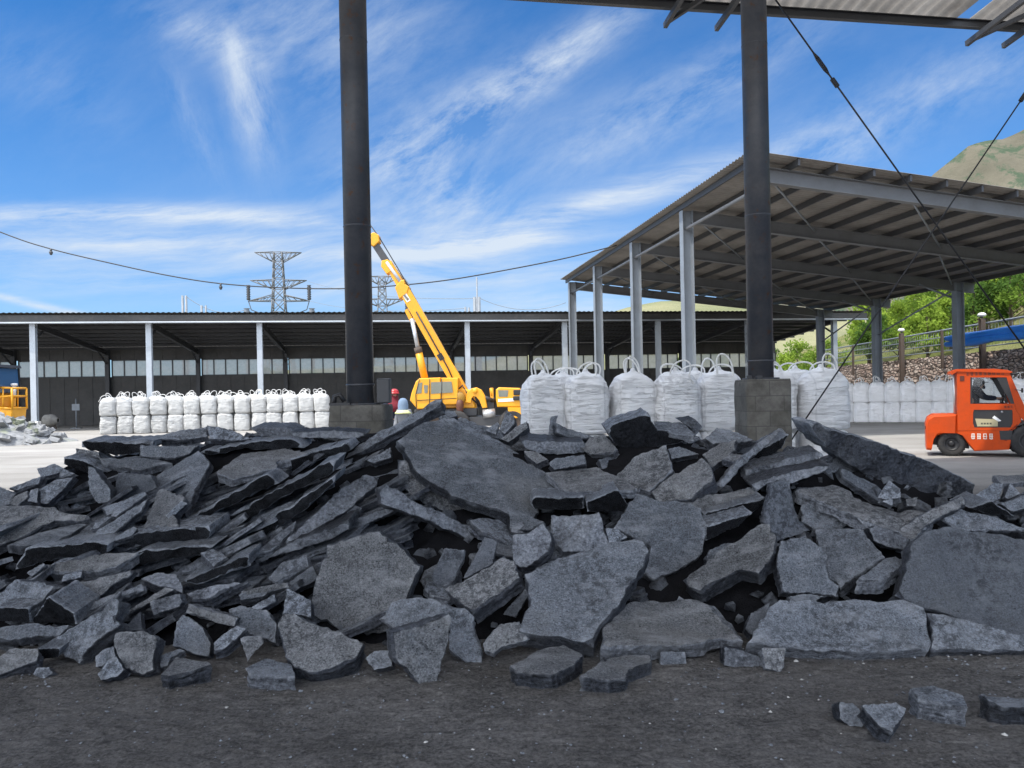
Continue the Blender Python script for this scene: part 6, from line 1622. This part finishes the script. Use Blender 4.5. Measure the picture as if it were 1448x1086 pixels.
    o = mb.build('rock_fragments', M['rock_side']); tag(o, 'small broken rock fragments wedged in the gaps of the slab heap', 'fragments', kind='stuff')
    # thin plates stacked like the leaning stack, left of the middle
    rng = random.Random(31)
    for i in range(130):
        x = rng.uniform(-4.3, -0.95); y = rng.uniform(4.9, 6.7); z = heap_z(x, y)
        tilt = R(rng.uniform(4, 34)); n = Vector((-math.sin(tilt), rng.uniform(-.25, .05), math.cos(tilt))).normalized()
        e1 = Vector((math.cos(tilt), rng.uniform(-.25, .25), math.sin(tilt))); e1 = (e1 - n * e1.dot(n)).normalized(); e2 = n.cross(e1)
        L, Wd = rng.uniform(0.22, 0.52), rng.uniform(0.10, 0.24)
        P2 = [Vector((-L, -Wd * rng.uniform(.5, 1))), Vector((-L * .2, -Wd * rng.uniform(.9, 1.1))), Vector((L * rng.uniform(.7, 1), -Wd * rng.uniform(.6, 1))), Vector((L * rng.uniform(.8, 1.1), Wd * .5)), Vector((L * .3, Wd)), Vector((-L * .8, Wd * rng.uniform(.6, 1)))]
        o = slab_object('stone_slab', Vector((x, y + 0.20, z - 0.085)), e1, e2, n, P2, -n * rng.uniform(.03, .065), 800 + i, 0.8, 0.7)
        tag(o, 'thin dark slab wedged between the layered slabs in the left half of the heap', 'slab', 'thin slabs wedged in the left half of the heap')
    # slabs and lumps filling the gaps and the parts of the heap out of frame
    rng = random.Random(77)
    for i in range(270):
        x = rng.uniform(-9.5, 9.5); inframe = i < 150
        x = rng.uniform(-4.6, 4.6) if inframe else rng.choice((-1, 1)) * rng.uniform(3.8, 9.5)
        y = rng.uniform(4.7, 8.6); z = heap_z(x, y)
        if z < 0.05: continue
        if abs(x) > 0.7 * y and rng.random() < 0.3: pass
        n = Vector((rng.uniform(-.5, .5), -0.5 + rng.uniform(-.5, .35), 0.8 + rng.uniform(-.3, .3))).normalized()
        R0 = rng.uniform(0.11, 0.30); el = rng.uniform(0.45, 1.0); k = rng.randint(5, 8)
        P2 = [Vector((R0 * math.cos(a) * rng.uniform(.75, 1.1), R0 * el * math.sin(a) * rng.uniform(.75, 1.1))) for a in [j * 2 * math.pi / k + rng.uniform(-.25, .25) for j in range(k)]]
        e1 = Vector((1, rng.uniform(-.6, .6), rng.uniform(-.5, .5))); e1 = (e1 - n * e1.dot(n)).normalized(); e2 = n.cross(e1)
        t = rng.uniform(0.05, 0.11)
        sunk = (0.20 if x < -0.6 else 0.10) if abs(x) < 0.68 * y else -0.02
        c = Vector((x, y + sunk, z - sunk * 0.9))
        o = slab_object('stone_slab', c, e1, e2, n, P2, -n * t, 500 + i, 0.7)
        tag(o, 'dark stone slab half buried between the bigger slabs of the heap', 'slab', 'half buried slabs in the gaps of the heap')
heap()

def chips():
    rng = random.Random(21)
    for nm, m, cnt, smin, smax, lab in (('stone_chips', M['rock'], 900, 0.002, 0.009, 'small dark stone chips and grit strewn over the dusty ground'), ('pale_chips', M['mark_chip'], 36, 0.004, 0.013, 'pale chips strewn before the toe of the heap')):
        mb = MB()
        for _ in range(cnt):
            y = 2.9 + 1.9 * rng.random() ** 0.6; x = rng.uniform(-0.72, 0.72) * y
            if nm == 'pale_chips' and rng.random() < 0.6: x = rng.uniform(0.05, 0.7) * y
            s = rng.uniform(smin, smax) * (1 if rng.random() < 0.9 else 1.7); z = 0.012 * 0
            vs = [Vector((math.cos(a) * s * rng.uniform(.6, 1.3), math.sin(a) * s * rng.uniform(.6, 1.3), rng.uniform(-.2, .25) * s)) for a in (0, 1.3, 2.5, 3.8, 5.1)]
            base = Vector((x, y, 0.006))
            tp = Vector((rng.uniform(-.3, .3) * s, rng.uniform(-.3, .3) * s, s * rng.uniform(.5, .9)))
            mb.add([base + v for v in vs] + [base + tp], [(i, (i + 1) % 5, 5) for i in range(5)])
        o = mb.build(nm, m); tag(o, lab, 'chips', kind='stuff')
M['mark_chip'] = paint('pale_stone_chip', (0.48, 0.47, 0.45), 0.8, 0, 0.3)
chips()

# ------------------------------------------------------------------ small pale rubble heap before the loader at the left edge
def rubble():
    rng = random.Random(5)
    def zt(x, y): 
        d = math.hypot((x + 22.4) / 3.6, (y - 31.6) / 3.0); return max(0, 1.6 * (1 - d) ** 0.8) if d < 1 else 0
    o = MB().grid(lambda u, v: ((-26.4 + 8.2 * u), 28.2 + 6.8 * v, zt(-26.4 + 8.2 * u, 28.2 + 6.8 * v) - 0.10 + 0.10 * fbm((u * 20, v * 16, 2), 3)), 60, 50, smooth=False).build('pale_rubble', M['rubble'])
    tag(o, 'fine pale grey rubble making up the core of the small heap at the left edge', 'rubble', kind='stuff')
    proto = []
    for s in range(6):
        k = rng.randint(5, 8); P2 = [Vector((math.cos(a) * rng.uniform(.22, .42), math.sin(a) * rng.uniform(.16, .32))) for a in [j * 2 * math.pi / k for j in range(k)]]
        o = slab_object('rubble_stone', Vector(), Vector((1, 0, 0)), Vector((0, 1, 0)), Vector((0, 0, 1)), P2, Vector((0, 0, -rng.uniform(.10, .2))), 900 + s, 0.6)
        o.data.materials.clear(); o.data.materials.append(M['rubble']); o.data.materials.append(M['rubble']); proto.append(o)
    for i in range(130):
        o = proto[i] if i < 6 else proto[i % 6].copy()
        if i >= 6: COL.objects.link(o)
        a = rng.uniform(0, 6.28); r = rng.random() ** 0.5
        x = -22.4 + math.cos(a) * r * 3.9; y = 31.6 + math.sin(a) * r * 3.3
        o.location = (x, y, zt(x, y) + 0.05); o.rotation_euler = (rng.uniform(-.7, .9), rng.uniform(-.5, .5), rng.uniform(0, 6.28)); s = rng.uniform(0.45, 1.35); o.scale = (s, s, s)
        tag(o, 'pale grey stone on the small rubble heap at the left edge', 'stone', 'stones of the small pale rubble heap')
def m_rub(k):
    v = rnd_vec(k, 30); n = k.noise(v, 3, 6, 0.65)
    c = k.ramp(n, [(0.3, (0.12, 0.125, 0.13)), (0.7, (0.34, 0.34, 0.34))])
    c = k.mix(k.ramp(k.noise(k.pos, 0.9, 3), [(0.52, 0.0), (0.62, 1.0)]), c, (0.22, 0.235, 0.16))
    k.put(k.b.inputs['Base Color'], c); k.b.inputs['Roughness'].default_value = 0.85
    k.put(k.b.inputs['Normal'], k.bump(n, 0.6, 0.05))
M['rubble'] = mat('pale_rubble_stone', m_rub)
rubble()
